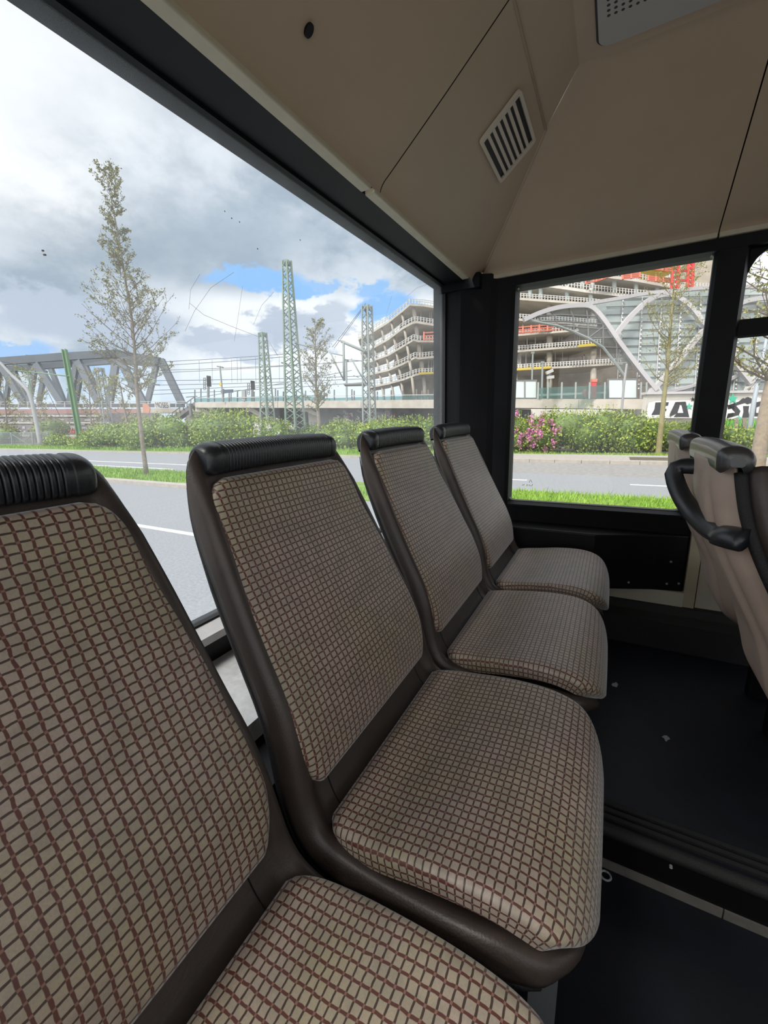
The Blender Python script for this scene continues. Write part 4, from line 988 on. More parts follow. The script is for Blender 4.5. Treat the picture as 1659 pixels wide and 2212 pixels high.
# ------------------------------------------------------------------ viaduct with platform
def dd(px): return lerp(62, 37.5, (px-421)/(1400-421))              # the platform edge comes nearer to the right
def viaduct():
    R_ = thing('railway_viaduct', 'pale concrete railway platform beam on piers across both windows', 'viaduct', V((*D(700, 930, dd(700)).xy, GROUND)))
    top = [(421, 869), (600, 866.5), (780, 864.5), (958, 863), (1105, 861), (1250, 862), (1398, 862)]
    bot = [(421, 880.5), (600, 881), (780, 881.5), (958, 882), (1105, 881), (1250, 882.5), (1398, 884)]
    for i in range(len(top)-1):
        (a, ya), (b, yb) = top[i], top[i+1]; (c, yc), (e, ye) = bot[i], bot[i+1]; g = 0.4
        MB().prism([D(a+g, ya, dd(a)), D(b-g, yb, dd(b)), D(e-g, ye, dd(e)), D(c+g, yc, dd(c))], FH*0.5+V((0, 0, 0))).build('parapet', 'concrete', parent=R_)
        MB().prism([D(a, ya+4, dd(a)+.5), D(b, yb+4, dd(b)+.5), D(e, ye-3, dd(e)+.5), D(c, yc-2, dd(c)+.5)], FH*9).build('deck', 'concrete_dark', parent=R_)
    for px, w in ((422, 14), (530, 15), (652, 16)):                 # corbels and piers
        d = dd(px)+.3
        MB().prism([D(px, 881, d), D(px+16, 881, d), D(px+34, 893, d), D(px+36, 898, d), D(px+26, 897, d), D(px+10, 889, d), D(px, 889, d)], FH*1.5).build('corbel', 'concrete', parent=R_)
    for px, w, d in ((545, 20, 61), (665, 22, 58), (949, 14, 47)):
        a, b = D(px, 884, d), D(px+w, 884, d); MB().prism([a, b, V((b.x, b.y, GROUND)), V((a.x, a.y, GROUND))], FH*1.2).build('pier', 'concrete_pale', parent=R_)
    # wall lower down in the side window
    MB().prism([D(1105, 883, 39.5), D(1398, 885, 39.5), V((*D(1398, 940, 39.5).xy, GROUND)), V((*D(1105, 940, 39.5).xy, GROUND))], FH*.5).build('wall', 'concrete_pale', parent=R_)
    MB().prism([D(1098, 883, 39.3), D(1147, 884, 39.3), D(1147, 915, 39.3), D(1098, 915, 39.3)], FH*.1).build('opening', 'box_black', parent=R_)
    # dark wall with graffiti behind the piers
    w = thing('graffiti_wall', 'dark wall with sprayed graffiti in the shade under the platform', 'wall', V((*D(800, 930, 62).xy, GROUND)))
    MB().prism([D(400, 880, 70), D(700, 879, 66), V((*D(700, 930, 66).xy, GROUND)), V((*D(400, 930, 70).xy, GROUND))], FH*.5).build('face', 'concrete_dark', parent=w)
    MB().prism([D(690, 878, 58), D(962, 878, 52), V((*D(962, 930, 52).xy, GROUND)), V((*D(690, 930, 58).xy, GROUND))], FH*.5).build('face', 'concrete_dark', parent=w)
    rnd = random.Random(9)
    for mat, n in (('paint_white', 16), ('paint_grey', 14), ('paint_red', 7), ('paint_black', 12)):
        m = MB()
        for k in range(n):
            px = rnd.uniform(725, 870); py = rnd.uniform(886, 916); pts = []; a = rnd.uniform(0, 6.28)
            for j in range(7): pts.append(D(px, py, lerp(58, 52, (px-690)/272)-.25)); a += rnd.gauss(0, .9); px += 3.2*math.cos(a); py += 1.8*math.sin(a); py = min(max(py, 884), 922)
            m.tube(pts, .09 if mat != 'paint_grey' else .2, 5)
        m.build('spray_strokes', mat, parent=w)['kind'] = 'stuff'
viaduct()
def platform_gear():
    # railing posts and panels along the platform edge
    R_ = thing('platform_railing', 'glass railing with dark posts along the platform edge in the back window', 'railing', D(700, 868, dd(700)+1))
    m = MB()
    for px in (421, 434, 463, 483, 495, 513, 528, 549, 562, 595, 600, 612, 640, 660, 680, 700, 722, 760, 765, 815, 830, 845, 870, 900, 912, 925, 938, 950):
        d = dd(px)+1; m.bar(D(px, 843+rndh(px), d), D(px, 868, d), .13)
    m.build('posts', 'post_dark', parent=R_)
    m = MB()
    for a, b in ((421, 700), (700, 962)): m.prism([D(a, 860, dd(a)+1.2), D(b, 853, dd(b)+1.2), D(b, 865, dd(b)+1.2), D(a, 868.5, dd(a)+1.2)], FH*.05)
    m.build('panes', 'platform_glass', parent=R_)
    m = MB(); m.bar(D(421, 860, dd(421)+1), D(962, 852, dd(962)+1), .08); m.build('handrail', 'rail_grey', parent=R_)
    def signal(px, py0, py1, lab):
        d = dd(px)+3; S = thing('railway_signal', lab, 'signal', D(px+3, 868, d))
        MB().prism([D(px, py0, d), D(px+8, py0+1, d), D(px+9, py1, d), D(px+1, py1, d)], FH*.3).build('head', 'box_black', parent=S)
        MB().bar(D(px+4, py1, d), D(px+4, 868, d), .35, .2).build('post', 'post_dark', parent=S)
        m = MB()
        for k in range(6): m.bar(D(px-6, py0+6+5*k, d), D(px-2, py0+6+5*k, d), .08)
        m.bar(D(px-6, py0+5, d), D(px-6, py0+30, d), .08); m.bar(D(px-2, py0+5, d), D(px-2, py0+30, d), .08); m.build('ladder', 'post_dark', parent=S)
    signal(446, 811, 835, 'black railway signal near the left end of the platform')
    signal(541, 822, 842, 'black railway signal left of the slim lattice mast')
    def plamp(px, py, px1, d, lab, yellow=False):
        L_ = thing('platform_lamp', lab, 'lamp', D(px1, 866, d)); MB().bar(D(px, py, d), D(px1, 866, d), .16).build('pole', 'mast_grey', parent=L_)
        MB().prism([D(px-7, py-1, d), D(px+5, py+1, d), D(px+5, py+3, d), D(px-7, py+1, d)], FH*.6).build('lamp_head', 'post_dark', parent=L_)
        if yellow: MB().prism([D(px+1+2.5*math.cos(a), py+39+4*math.sin(a), d-.1) for a in [k*.785 for k in range(8)]], FH*.2).build('yellow_disc', 'lamp_yellow', parent=L_)
    plamp(475, 791, 482, 60, 'platform lamp with a yellow disc at the left end of the platform', True)
    plamp(614, 783, 618, 58, 'platform lamp just left of the tallest lattice mast')
    plamp(748, 777, 749, 50, 'platform lamp left of the grey lattice mast')
    S = thing('station_sign', 'dark blue station name board on the platform', 'sign', D(489, 866, 60))
    MB().prism([D(477, 842, 60), D(503, 841, 60), D(503, 848, 60), D(477, 849, 60)], FH*.2).build('board', 'sign_blue', parent=S)
    for px in (481, 499): MB().bar(D(px, 848, 60), D(px, 867, 60), .12).build('leg', 'post_dark', parent=S)
    S = thing('platform_cabinet', 'grey upright cabinet on the platform beside the second signal', 'cabinet', D(526, 867, 60))
    MB().prism([D(522, 843, 60), D(530, 843, 60), D(530, 866, 60), D(522, 866, 60)], FH*.6).build('body', 'mast_grey', parent=S)
    MB().prism([D(522.5, 844.5, 59.97), D(529.5, 844.5, 59.97), D(529.5, 864.5, 59.97), D(522.5, 864.5, 59.97)], FH*.02).build('door', 'lamp_grey', parent=S)
    # staircase at the left end
    S = thing('staircase', 'dark steel staircase at the left end of the platform', 'stairs', V((*D(375, 905, 63).xy, GROUND)))
    MB().prism([D(420, 868, 63), D(426, 872, 63), D(382, 905, 63), D(366, 903, 63)], FH*2).build('flight', 'post_dark', parent=S)
    m = MB(); m.bar(D(422, 856, 62.9), D(372, 892, 62.9), .12); m.bar(D(426, 856, 62.9), D(402, 858, 62.9), .12)
    for k in range(7): px = 372+8*k; m.bar(D(px, 892-5.8*k, 62.9), D(px, 902-5.8*k, 62.9), .1)
    m.build('handrail', 'post_dark', parent=S)
    MB().bar(D(411, 872, 62.8), V((*D(414, 905, 62.8).xy, GROUND)), .45).build('post', 'post_dark', parent=S)
    # side window: frosted screens, clear screens, posts
    for a, b, lab in ((1107, 1160, 'pale frosted double screen on the platform at the left of the side window'), (1315, 1377, 'pale frosted double screen on the platform left of the pavement tree')):
        d = 40.5; S = thing('platform_screen', lab, 'screen', D((a+b)/2, 861, d)); mid = (a+b)/2; o = 3 if a > 1200 else 0
        for u, w in ((a+1, mid-1), (mid+1, b-2)): MB().prism([D(u, 823-o, d), D(w, 823-o-.5, d), D(w, 859, d), D(u, 859, d)], FH*.06).build('pane', 'screen_white', parent=S)
        MB().ring([D(a-2, 821-o, d-.05), D(b, 820-o, d-.05), D(b, 862, d-.05), D(a-2, 862, d-.05)], [D(a, 823-o, d-.05), D(b-2, 823-o, d-.05), D(b-2, 860, d-.05), D(a, 860, d-.05)], FH*.15).build('frame', 'post_dark', parent=S)
        MB().bar(D(mid, 822-o, d), D(mid, 861, d), .12).build('mullion', 'post_dark', parent=S)
    S = thing('clear_screen', 'low clear glass parapet with grey posts between the frosted screens', 'railing', D(1240, 862, 40.2))
    MB().prism([D(1162, 838, 40.2), D(1313, 832, 40.2), D(1313, 861, 40.2), D(1162, 861, 40.2)], FH*.05).build('pane', 'platform_glass', parent=S)
    m = MB()
    for px in (1163, 1184, 1214, 1244, 1274, 1307, 1385, 1397): m.bar(D(px, 826, 40), D(px-1, 862, 40), .15)
    m.build('posts', 'mast_grey', parent=S)
    MB().prism([D(1162, 851, 43), D(1310, 846, 43), D(1310, 850, 43), D(1162, 856, 43)], FH*.3).build('back_beam', 'concrete_pale', parent=S)
    S = thing('red_pillar', 'red information pillar on the platform', 'pillar', D(1284, 861, 42))
    MB().prism([D(1280, 822, 42), D(1289, 821, 42), D(1288, 860, 42), D(1281, 860, 42)], FH*.35).build('body', 'hoist_red', parent=S)
    MB().prism([D(1279, 819, 41.95), D(1291, 818, 41.95), D(1290, 825, 41.95), D(1280, 825, 41.95)], FH*.45).build('cap', 'hoarding_red', parent=S)
    person()
def rndh(px): return ((px*37) % 7)-3
def person():
    """tiny figure on the platform"""
    d = 42.5; a = D(1263, 861, d); top = D(1263, 838, d); h = 1.7; z0 = top.z-h
    R_ = thing('person', 'person in a red coat standing behind the clear glass parapet', 'person', V((a.x, a.y, z0)))
    c = V((a.x, a.y, z0))
    me = bpy.data.meshes.new('body'); o = bpy.data.objects.new('body', me); o.parent = R_; COL.objects.link(o)
    vs = [(0, 0, .92), (0, 0, 1.15), (0, 0, 1.38), (0, 0, 1.50), (0, 0, 1.60), (0, 0, 1.68), (.17, 0, 1.40), (.22, .02, 1.12), (.20, -.08, .88), (-.17, 0, 1.40), (-.22, .02, 1.12), (-.20, -.08, .88), (.09, 0, .85), (.10, -.03, .48), (.10, 0, .06), (-.09, 0, .85), (-.11, .03, .48), (-.11, .05, .06), (.10, -.12, .03), (-.11, -.08, .03)]
    es = [(0, 1), (1, 2), (2, 3), (3, 4), (4, 5), (2, 6), (6, 7), (7, 8), (2, 9), (9, 10), (10, 11), (0, 12), (12, 13), (13, 14), (0, 15), (15, 16), (16, 17), (14, 18), (17, 19)]
    rd = [.15, .14, .14, .055, .10, .09, .065, .05, .04, .065, .05, .04, .09, .065, .045, .09, .065, .045, .04, .04]
    me.from_pydata([tuple(RH*x-FH*-y*1+UZ*z) for x, y, z in vs], es, []); sk = o.modifiers.new('skin', 'SKIN')
    for i, r in enumerate(rd): me.skin_vertices[0].data[i].radius = (r, r)
    me.skin_vertices[0].data[0].use_root = True; o.modifiers.new('smooth', 'SUBSURF').levels = 1; me.materials.append(MATS['skin'])
    ts = [(.86, .19), (.95, .20), (1.15, .185), (1.32, .20), (1.42, .18), (1.48, .07)]
    m = MB(); m.grid(lambda u, k: c+RH*ts[k][1]*1.15*math.cos(6.283*u)+FH*ts[k][1]*.8*math.sin(6.283*u)+UZ*ts[k][0], [i/16 for i in range(17)], range(6)); m.build('coat', 'coat_red', parent=R_, smooth=True)
    for s in (-1, 1): MB().tube([c+RH*.17*s+UZ*1.42, c+RH*.24*s+UZ*1.12, c+RH*.21*s-FH*.09+UZ*.90], [.085, .07, .06], 8).build('sleeve', 'coat_red', parent=R_, smooth=True)
    for s in (-1, 1): MB().tube([c+RH*.09*s+UZ*.88, c+RH*.105*s+UZ*.48, c+RH*.105*s+UZ*.05], [.105, .08, .06], 8).build('trouser_leg', 'paint_black', parent=R_, smooth=True)
    m = MB(); m.grid(lambda u, v: c+FH*.02+UZ*1.64+RH*.115*math.cos(6.283*u)*math.sin(1.7*v)+FH*.125*math.sin(6.283*u)*math.sin(1.7*v)+UZ*.125*math.cos(1.7*v), [i/14 for i in range(15)], [.02, .25, .5, .75, 1]); m.build('hair', 'twig', parent=R_, smooth=True)
platform_gear()
def wires():
    g = 'overhead railway wires'
    lab = 'thin dark overhead railway wire strung high across the back window'
    for a, b, d in (((340, 782), (625, 764), 66), ((340, 790), (625, 770), 66), ((330, 806), (800, 778), 68), ((330, 822), (790, 812), 70), ((330, 832), (790, 818), 70), ((330, 843), (620, 830), 72), ((330, 852), (790, 826), 74), ((340, 800), (640, 788), 76), ((790, 655), (718, 750), 34), ((787, 662), (722, 752), 34.5), ((420, 860), (760, 800), 80)):
        A, B = D(*a, d), D(*b, d); pts = [lerp(A, B, k/12)-UZ*(0.004*(A-B).length*(1-(2*k/12-1)**2)) for k in range(13)]
        tag(MB().tube(pts, .022*d/34, 5).build('overhead_wire', 'wire'), lab, 'wire', g)
    for i, px in enumerate((430, 458, 500, 512, 520, 552, 603)):
        tag(MB().tube([D(px, 779-(px-430)*.06, 66), D(px+1, 826, 69)], .022, 4).build('dropper_wire', 'wire'), 'thin upright dropper between overhead wires left of the tallest mast', 'wire', 'upright dropper wires')
wires()

# ------------------------------------------------------------------ concrete building shell under construction
def construction():
    R_ = thing('unfinished_building', 'unfinished curved concrete building with open floors and red guard rails', 'building', V((*D(950, 900, 70).xy, GROUND)))
    def dep(px): return interp([(700, 96), (775, 92), (885, 70), (962, 72), (1112, 62), (1280, 58), (1600, 58)], px)[0]
    F = {
     1: [(795, 836), (801, 834), (840, 826), (870, 818), (899, 807), (905, 806), (962, 803), (1112, 797), (1230, 790), (1345, 783)],
     2: [(790, 809), (801, 806), (840, 797), (870, 784), (897, 770), (905, 772), (962, 766), (1112, 757), (1200, 750), (1300, 742)],
     3: [(785, 783), (801, 778), (840, 764), (870, 746), (893, 732), (905, 735), (962, 735), (1112, 722), (1250, 711)],
     4: [(779, 757), (801, 751), (840, 729), (870, 706), (891, 694.5), (900, 693), (962, 703), (1112, 687), (1220, 694), (1290, 700)],
     5: [(774, 729), (801, 716), (840, 692), (870, 668), (885, 655), (915, 657), (962, 664), (1112, 642), (1265, 653), (1300, 657)],
     6: [(1085, 606), (1130, 607), (1175, 612), (1265, 625), (1370, 637), (1450, 642), (1560, 650)],
     7: [(1200, 577), (1300, 592), (1378, 602), (1447, 615), (1560, 628)]}
    def yof(k, px): return interp([(a, b) for a, b in F[k]], px)[0]
    th = {1: 5, 2: 5, 3: 5, 4: 6, 5: 6, 6: 8, 7: 8}
    for k, pl in F.items():
        m = MB(); top = []; bot = []
        for px, py in pl: top.append(D(px, py, dep(px))); bot.append(D(px, py+th[k]*0.85, dep(px)))
        n = len(pl); back = 11.0
        for i in range(n-1):
            m.quad(bot[i], bot[i+1], top[i+1], top[i]); m.quad(top[i], top[i+1], top[i+1]+FH*back, top[i]+FH*back); m.quad(bot[i]+FH*back, bot[i+1]+FH*back, bot[i+1], bot[i])
        m.build('slab', 'floor_slab' if k < 6 else 'concrete_pale', parent=R_, fix=False)
        m = MB(); rail_h = 9 if k < 6 else 11
        for i in range(n-1):
            for f in (1.0, .55): m.bar(D(pl[i][0], pl[i][1]-rail_h*f, dep(pl[i][0])), D(pl[i+1][0], pl[i+1][1]-rail_h*f, dep(pl[i+1][0])), .09)
        px = pl[0][0]
        while px < pl[-1][0]: m.bar(D(px, yof(k, px)-rail_h-1, dep(px)), D(px, yof(k, px), dep(px)), .11); px += 6.5
        m.build('guard_rail', 'rail_grey', parent=R_)
    # columns between the floors
    for k in (5, 4, 3, 2, 1):
        for px in (781, 803, 824, 845, 868, 892, 940, 1116, 1187, 1282):
            x0 = px+ (5-k)*5.5 if px < 1000 else px
            if x0 < F[k][0][0] or x0 > F[k][-1][0]-4 or 966 < x0 < 1105: continue
            yb = yof(k-1, x0+5) if k > 1 else 866
            x1 = x0+(5.5 if px < 1000 else 0); w = .34 if px in (892,) else .24
            if px in (1187, 1282): w = .42
            dz = 1.2
            MB().tube([D(x0, yof(k, x0)+th[k]*.8, dep(x0)+dz), D(x1, yb, dep(x1)+dz)], w, 8).build('column', 'column_sand', parent=R_, smooth=True, fix=False)
    for k, xs in ((6, (1145, 1168, 1225, 1276)), (7, (1225, 1258, 1280, 1327, 1374, 1420))):
        for px in xs: MB().tube([D(px, yof(k, px) if k == 7 and px > 1230 else yof(6, px)-2, dep(px)+1), D(px, (yof(6, px) if k == 7 else yof(5, min(px, 1295))), dep(px)+1)], .3, 8).build('column', 'screen_white', parent=R_, smooth=True, fix=False)
    # set-back inner walls
    MB().prism([D(868, 672, 80), D(964, 676, 80), V((*D(964, 900, 80).xy, GROUND)), V((*D(890, 900, 80).xy, GROUND)), D(850, 790, 80)], FH*1).build('core_wall', 'core_wall', parent=R_)
    MB().prism([D(1085, 616, 70), D(1480, 636, 70), V((*D(1480, 900, 70).xy, GROUND)), V((*D(1085, 900, 70).xy, GROUND))], FH*1).build('core_wall', 'core_wall', parent=R_)
    m = MB(); rnd = random.Random(2)
    for k in range(34):                                             # boards, blockwork and openings deeper inside
        px = rnd.uniform(1110, 1310); fl = rnd.choice((1, 2, 2, 3, 3)); y1 = yof(fl, min(px, F[fl][-1][0])); y0 = y1-rnd.uniform(14, 24); w = rnd.uniform(8, 22)
        m.prism([D(px, y0, 66), D(px+w, y0, 66), D(px+w, y1-1, 66), D(px, y1-1, 66)], FH*.3)
    m.build('blockwork', 'column_sand', parent=R_)['kind'] = 'stuff'
    m = MB()
    for k in range(22): px = rnd.uniform(1110, 1310); fl = rnd.choice((1, 2, 3)); y1 = yof(fl, min(px, F[fl][-1][0])); m.bar(D(px, y1-32, 63), D(px, y1, 63), .1)
    for k in range(14): px = rnd.uniform(900, 962); fl = rnd.choice((1, 2, 3, 4)); y1 = yof(fl, px); m.bar(D(px, y1-30, 74), D(px, y1, 74), .1)
    m.build('scaffold_props', 'rail_grey', parent=R_)['kind'] = 'stuff'
    m = MB()
    for fl, a, b in ((1, 905, 962), (1, 1112, 1190), (2, 1250, 1290), (7, 1230, 1300)): m.bar(D(a, yof(fl, a)+1, dep(a)-.2), D(b, yof(fl, b)+1, dep(b)-.2), .2, .35)
    m.build('edge_board', 'safety_yellow', parent=R_)
    # red guard rails and boards
    def red(a, b, ya, yb, h, rows, d):
        m = MB()
        for r in range(rows): f = r/(rows-1); m.bar(D(a, ya+h*f, d), D(b, yb+h*f, d), .12, .2)
        n = max(2, int((b-a)/16))
        for q in range(n+1): t = q/n; m.bar(D(lerp(a, b, t), lerp(ya, yb, t)-2, d), D(lerp(a, b, t), lerp(ya, yb, t)+h+2, d), .22)
        m.build('red_guard', 'hoarding_red', parent=R_)
    red(916, 963, 719, 716, 14, 3, 70); red(1112, 1236, 708, 697, 12, 3, 60); red(1288, 1332, 598, 583, 9, 3, 57); red(1345, 1382, 590, 586, 12, 4, 56); red(1390, 1452, 566, 574, 12, 4, 57.5); red(1400, 1450, 597, 602, 8, 3, 57); red(1265, 1300, 606, 597, 6, 2, 57)
    MB().prism([D(1392, 578, 58), D(1452, 586, 58), D(1452, 590, 58), D(1392, 582, 58)], FH*4).build('formwork', 'safety_yellow', parent=R_)
    MB().prism([D(1300, 588, 59), D(1395, 572, 59), D(1395, 577, 59), D(1300, 593, 59)], FH*4).build('formwork', 'core_wall', parent=R_)
    MB().prism([D(846, 692, 81), D(876, 668, 79), D(879, 690, 79), D(852, 697, 81)], FH*.2).build('blue_sheet', 'blue_sheet', parent=R_)
    MB().prism([D(1480, 552, 60), D(1545, 548, 60), D(1545, 640, 60), D(1480, 636, 60)], FH*2).build('rear_facade', 'column_sand', parent=R_)
    # red hoist tower
    T = thing('hoist_tower', 'bright red lattice hoist tower rising behind the glass hall roof', 'tower', D(1470, 640, 55))
    for px in (1452, 1466, 1486, 1497): MB().bar(D(px-2, 634, 55), D(px+2, 545, 55), .32).build('mast_leg', 'hoist_red', parent=T)
    m = MB()
    for k in range(9):
        y0, y1 = 634-10*k, 624-10*k
        m.bar(D(1451, y0, 55), D(1466, y1, 55), .18); m.bar(D(1466, y0, 55), D(1451, y1, 55), .18); m.bar(D(1485, y0, 55), D(1497, y1, 55), .18); m.bar(D(1497, y0, 55), D(1485, y1, 55), .18)
    for y_ in (632, 606, 585): m.bar(D(1466, y_, 55), D(1486, y_, 55), .25)
    m.build('lattice', 'hoist_red', parent=T)
construction()

# ------------------------------------------------------------------ glass station hall with steel ribbons
def hall():
    R_ = thing('station_hall', 'arched glass station hall with crossing grey steel ribbons', 'station', V((*D(1480, 850, 46).xy, D(1480, 850, 46).z)))
    d = 46
    face = [(1302, 745), (1255, 664), (1290, 652), (1337, 645), (1398, 634), (1470, 627), (1540, 621), (1640, 618), (1760, 640), (1760, 846), (1398, 848), (1384, 800)]
    MB().prism([D(1420, 844, d), D(1384, 799, d), D(1340, 741, d), D(1308, 692, d), D(1284, 664, d), D(1288, 656, d), D(1337, 645, d), D(1398, 634, d), D(1470, 627, d), D(1540, 621, d), D(1640, 618, d), D(1760, 640, d), D(1760, 846, d), D(1425, 847, d)], FH*0.4).build('glass_skin', 'hall_glass', parent=R_)
    m = MB()
    for k in range(13):                                             # bands of the glazing grid
        y = 640+17*k; m.bar(D(1310+max(0, (y-700))*.5, y+6, d-.1), D(1760, y-6, d-.1), .07)
    m.build('glazing_bar', 'post_dark', parent=R_)
    m = MB(); 
    for k in range(10):
        px = 1340+42*k; m.bar(D(px+6, 640, d-.1), D(px-8, 846, d-.1), .09)
    m.build('glazing_bar', 'ribbon_grey', parent=R_)
    m = MB()
    for k in range(10):                                             # white point fixings
        for j in range(22): c = D(1346+42*k-j*.4, 650+9*j, d-.18); m.box((c.x-.07, c.y-.07, c.z-.07), (c.x+.07, c.y+.07, c.z+.07))
    m.build('point_fixings', 'paint_white', parent=R_)['kind'] = 'stuff'
    def ribbon(pts, w, d_):
        q, _ = spline(pts, 40); m = MB()
        P = [D(a, b, d_) for a, b in q]; wm = w*d_/FPX
        for a, b in zip(P[:-1], P[1:]):
            t = (b-a).normalized(); nrm = t.cross(FH).normalized(); e = t*0.02
            m.prism([a-nrm*wm/2-e, b-nrm*wm/2+e, b+nrm*wm/2+e, a+nrm*wm/2-e], FH*.5)
        m.build('ribbon', 'ribbon_grey', parent=R_)
    ribbon([(1133, 690), (1170, 674), (1210, 663), (1254, 659), (1280, 663), (1306, 690), (1340, 739), (1384, 797), (1420, 842)], 9, 44.5)
    ribbon([(1332, 722), (1352, 697), (1369, 678), (1404, 647), (1436, 636), (1462, 639), (1494, 661), (1523, 698), (1560, 742), (1595, 788), (1630, 832)], 9, 44.8)
    ribbon([(1414, 842), (1450, 800), (1490, 752), (1530, 706), (1570, 672), (1620, 648), (1690, 640)], 9, 45)
    ribbon([(1620, 832), (1650, 800), (1700, 745), (1750, 700)], 9, 45)
    ribbon([(1265, 656), (1337, 644), (1398, 633), (1470, 626), (1531, 621), (1640, 618)], 7, 44.9)
    ribbon([(1568, 826), (1600, 808), (1650, 784)], 6, 45.6)
    ribbon([(1440, 846), (1480, 838), (1520, 826)], 6, 45.6)
    for px in (1410, 1618): MB().prism([D(px, 834, 44.6), D(px+14, 834, 44.6), D(px+22, 848, 44.6), D(px-6, 848, 44.6)], FH*.5).build('foot', 'ribbon_grey', parent=R_)
    # leaf-shaped canopy
    edge = [(1135, 691), (1170, 676), (1210, 665), (1254, 661), (1280, 666), (1306, 692), (1340, 741), (1366, 776), (1356, 815), (1349, 808), (1335, 792), (1303, 751), (1271, 731), (1240, 717), (1204, 704), (1165, 697)]
    MB().prism([D(a, b, 44.9) for a, b in edge], FH*.06).build('canopy_pane', 'canopy_glass', parent=R_)
    m = MB()
    for q in ([(1160, 680), (1171, 698)], [(1186, 670), (1198, 682), (1205, 704)], [(1228, 664), (1238, 684), (1240, 718)], [(1266, 663), (1270, 690), (1271, 731)], [(1303, 690), (1303, 751)], [(1332, 730), (1333, 790)], [(1150, 685), (1210, 680), (1290, 684)], [(1150, 694), (1215, 694), (1300, 700)], [(1205, 704), (1260, 708), (1318, 712)], [(1271, 731), (1330, 729)], [(1300, 750), (1345, 752)], [(1270, 731), (1290, 716), (1312, 700)]):
        m.tube([D(a, b, 44.8) for a, b in q], .085, 5)
    m.build('canopy_rib', 'post_dark', parent=R_)
    m = MB(); m.tube([D(a, b, 44.8) for a, b in [(1135, 691), (1165, 697), (1204, 704), (1240, 717), (1271, 731), (1303, 751), (1335, 792), (1349, 812)]], .14, 6); m.build('canopy_edge', 'mast_grey', parent=R_)
    # street lamps and cameras in front of the hall
    for a, b, lab in (((1151, 762), (1148, 862), 'thin grey lamp pole at the left of the unfinished floors in the side window'), ((1172, 783), (1170, 862), 'thin grey lamp pole right of the first one in the side window')):
        P_ = thing('lamp_pole', lab, 'lamp', D(*b, 41)); MB().tube([D(*b, 41), D(*a, 41)], .08, 6).build('pole', 'mast_grey', parent=P_); MB().bar(D(a[0]-3, a[1], 41), D(a[0]+3, a[1], 41), .2).build('lamp_head', 'mast_grey', parent=P_)
    P_ = thing('street_pole', 'slim grey pole left of the pavement tree, from the bushes up past the screens', 'pole', V((*D(1344, 900, 30).xy, GROUND)))
    MB().tube([V((*D(1343, 890, 30).xy, GROUND)), D(1348, 830, 30), D(1354, 786, 30)], [.09, .08, .07], 8).build('pole', 'lamp_grey', parent=P_)
    MB().bar(D(1322, 784, 30), D(1354, 783, 30), .06).build('arm', 'lamp_grey', parent=P_)
    cm = thing('camera_cluster', 'cluster of white surveillance cameras on a post in the side window', 'camera', D(1190, 862, 41.2))
    MB().tube([D(1185, 862, 41.2), D(1187, 800, 41.2)], .07, 6).build('post', 'mast_grey', parent=cm)
    for a, b in (((1180, 806), (1194, 800)), ((1182, 816), (1196, 814))): MB().bar(D(*a, 41), D(*b, 41), .28).build('camera_body', 'wagon_white', parent=cm)
hall()

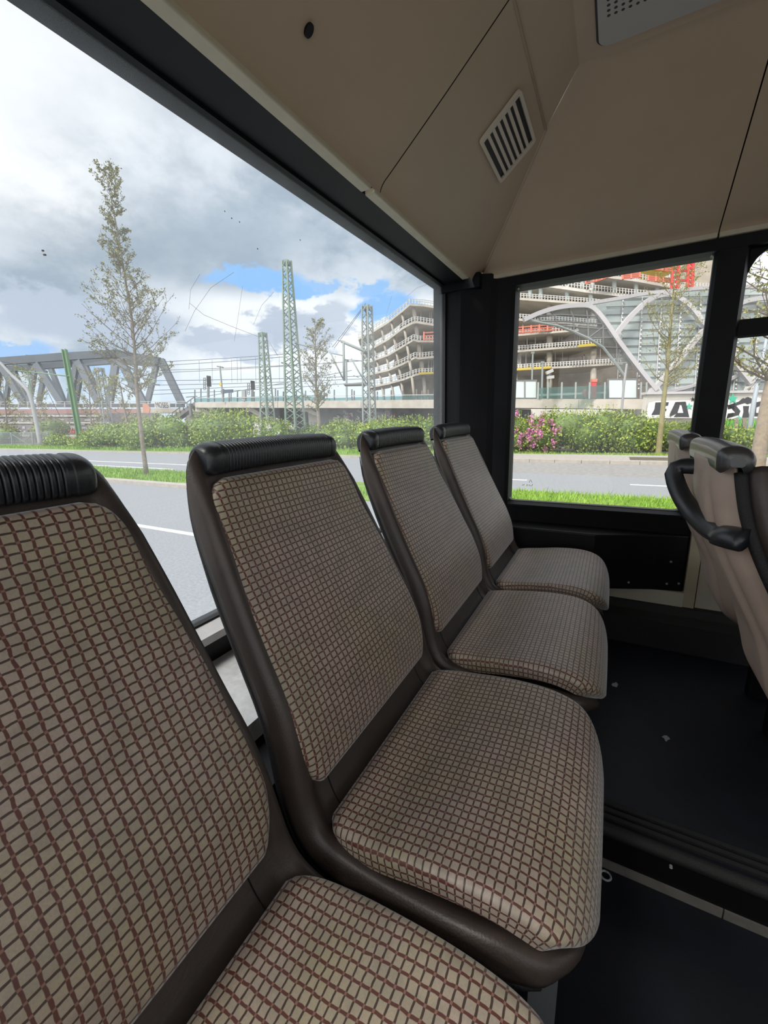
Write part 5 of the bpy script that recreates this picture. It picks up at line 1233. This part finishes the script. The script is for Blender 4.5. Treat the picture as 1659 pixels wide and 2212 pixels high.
# ------------------------------------------------------------------ painted concrete wall at the right
def painted_wall():
    d = 36; R_ = thing('painted_wall', 'pale concrete wall with big black letters and green stars', 'wall', V((*D(1520, 920, d).xy, GROUND)))
    a, b = D(1399, 849, d), D(1760, 842, d)
    MB().prism([a, b, V((b.x, b.y, GROUND)), V((a.x, a.y, GROUND))], FH*.6).build('face', 'concrete_pale', parent=R_)
    MB().prism([D(1397, 847, d-.1), D(1760, 840, d-.1), D(1760, 846, d-.1), D(1397, 852, d-.1)], FH*.9).build('coping', 'ribbon_grey', parent=R_)
    S = 319/1659.0
    def px(p): return (1340+p[0]*S, 780+p[1]*S)
    def paint(name, loops, mat, lift):
        m = MB()
        for L_ in loops: m.prism([D(*px(p), d-lift) for p in L_], FH*.02)
        m.build(name, mat, parent=R_)
    paint('white_ground', [[(320, 470), (400, 450), (560, 445), (570, 640), (280, 640)], [(560, 445), (780, 440), (830, 460), (840, 640), (560, 640)], [(1150, 420), (1330, 440), (1520, 400), (1580, 420), (1580, 640), (1140, 650)]], 'paint_white', .02)
    F_ = [[(395, 465), (480, 462), (475, 520), (470, 600), (350, 605), (385, 540)], [(470, 462), (545, 462), (535, 500), (470, 505)], [(470, 540), (520, 536), (515, 560), (470, 565)]]
    A_ = [[(620, 460), (735, 455), (730, 490), (615, 495)], [(620, 460), (672, 460), (665, 510), (640, 585), (560, 625), (555, 600)], [(680, 458), (735, 455), (775, 630), (720, 628), (700, 540)], [(640, 582), (712, 582), (720, 628), (600, 628)]]
    U_ = [[(1130, 435), (1190, 425), (1180, 640), (1120, 645)]]
    S_ = [[(1215, 495), (1330, 455), (1380, 415), (1420, 430), (1400, 470), (1330, 490), (1290, 505), (1240, 530)], [(1205, 490), (1240, 495), (1245, 535), (1210, 540)], [(1240, 520), (1300, 500), (1350, 560), (1330, 610), (1270, 610), (1290, 575)], [(1210, 590), (1275, 580), (1330, 605), (1260, 625), (1195, 645)], [(1395, 440), (1410, 410), (1440, 402), (1475, 430), (1470, 470), (1430, 485), (1400, 470)], [(1460, 410), (1510, 445), (1470, 475)]]
    I_ = [[(1380, 505), (1448, 503), (1440, 560), (1452, 635), (1368, 636), (1385, 570)]]
    C_ = [[(1500, 470), (1580, 450), (1580, 500), (1530, 520), (1525, 580), (1580, 585), (1580, 620), (1510, 620), (1475, 570)]]
    paint('black_letter', F_, 'paint_black', .05); paint('black_letter', A_, 'paint_black', .05); paint('black_letter', U_, 'paint_black', .05); paint('black_letter', S_, 'paint_black', .05); paint('black_letter', I_, 'paint_black', .05); paint('black_letter', C_, 'paint_black', .05)
    def star(cx, cy_, r): return [(cx+(r if k % 2 == 0 else r*.42)*math.sin(math.pi*k/5), cy_-(r if k % 2 == 0 else r*.42)*math.cos(math.pi*k/5)) for k in range(10)]
    paint('green_star', [star(1265, 425, 66)], 'paint_green', .08); paint('green_star', [star(775, 508, 42)], 'paint_green', .08); paint('green_star', [star(1335, 640, 34)], 'paint_green', .08); paint('black_star', [star(815, 430, 30)], 'paint_black', .06)
    f = thing('mesh_fence', 'bright green mesh fence below the painted wall', 'fence', V((*D(1600, 940, 30).xy, GROUND)))
    m = MB()
    for k in range(30): m.bar(D(1545+7*k, 905+rndh(k*3)*.3, 30), D(1545+7*k+9, 942, 30), .035); m.bar(D(1545+7*k+9, 905, 30), D(1545+7*k, 942, 30), .035)
    m.build('mesh', 'mesh_green', parent=f)['kind'] = 'stuff'
    for a_, b_ in ((1552, 1588), (1594, 1604), (1612, 1640)): MB().prism([D(a_, 909, 30.2), D(b_, 908, 30.2), D(b_, 942, 30.2), D(a_, 942, 30.2)], FH*.04).build('panel', 'mesh_green', parent=f)
    for px_ in (1590, 1608, 1642): MB().bar(D(px_, 903, 29.9), V((*D(px_, 940, 29.9).xy, GROUND)), .22).build('post', 'bark', parent=f)
painted_wall()
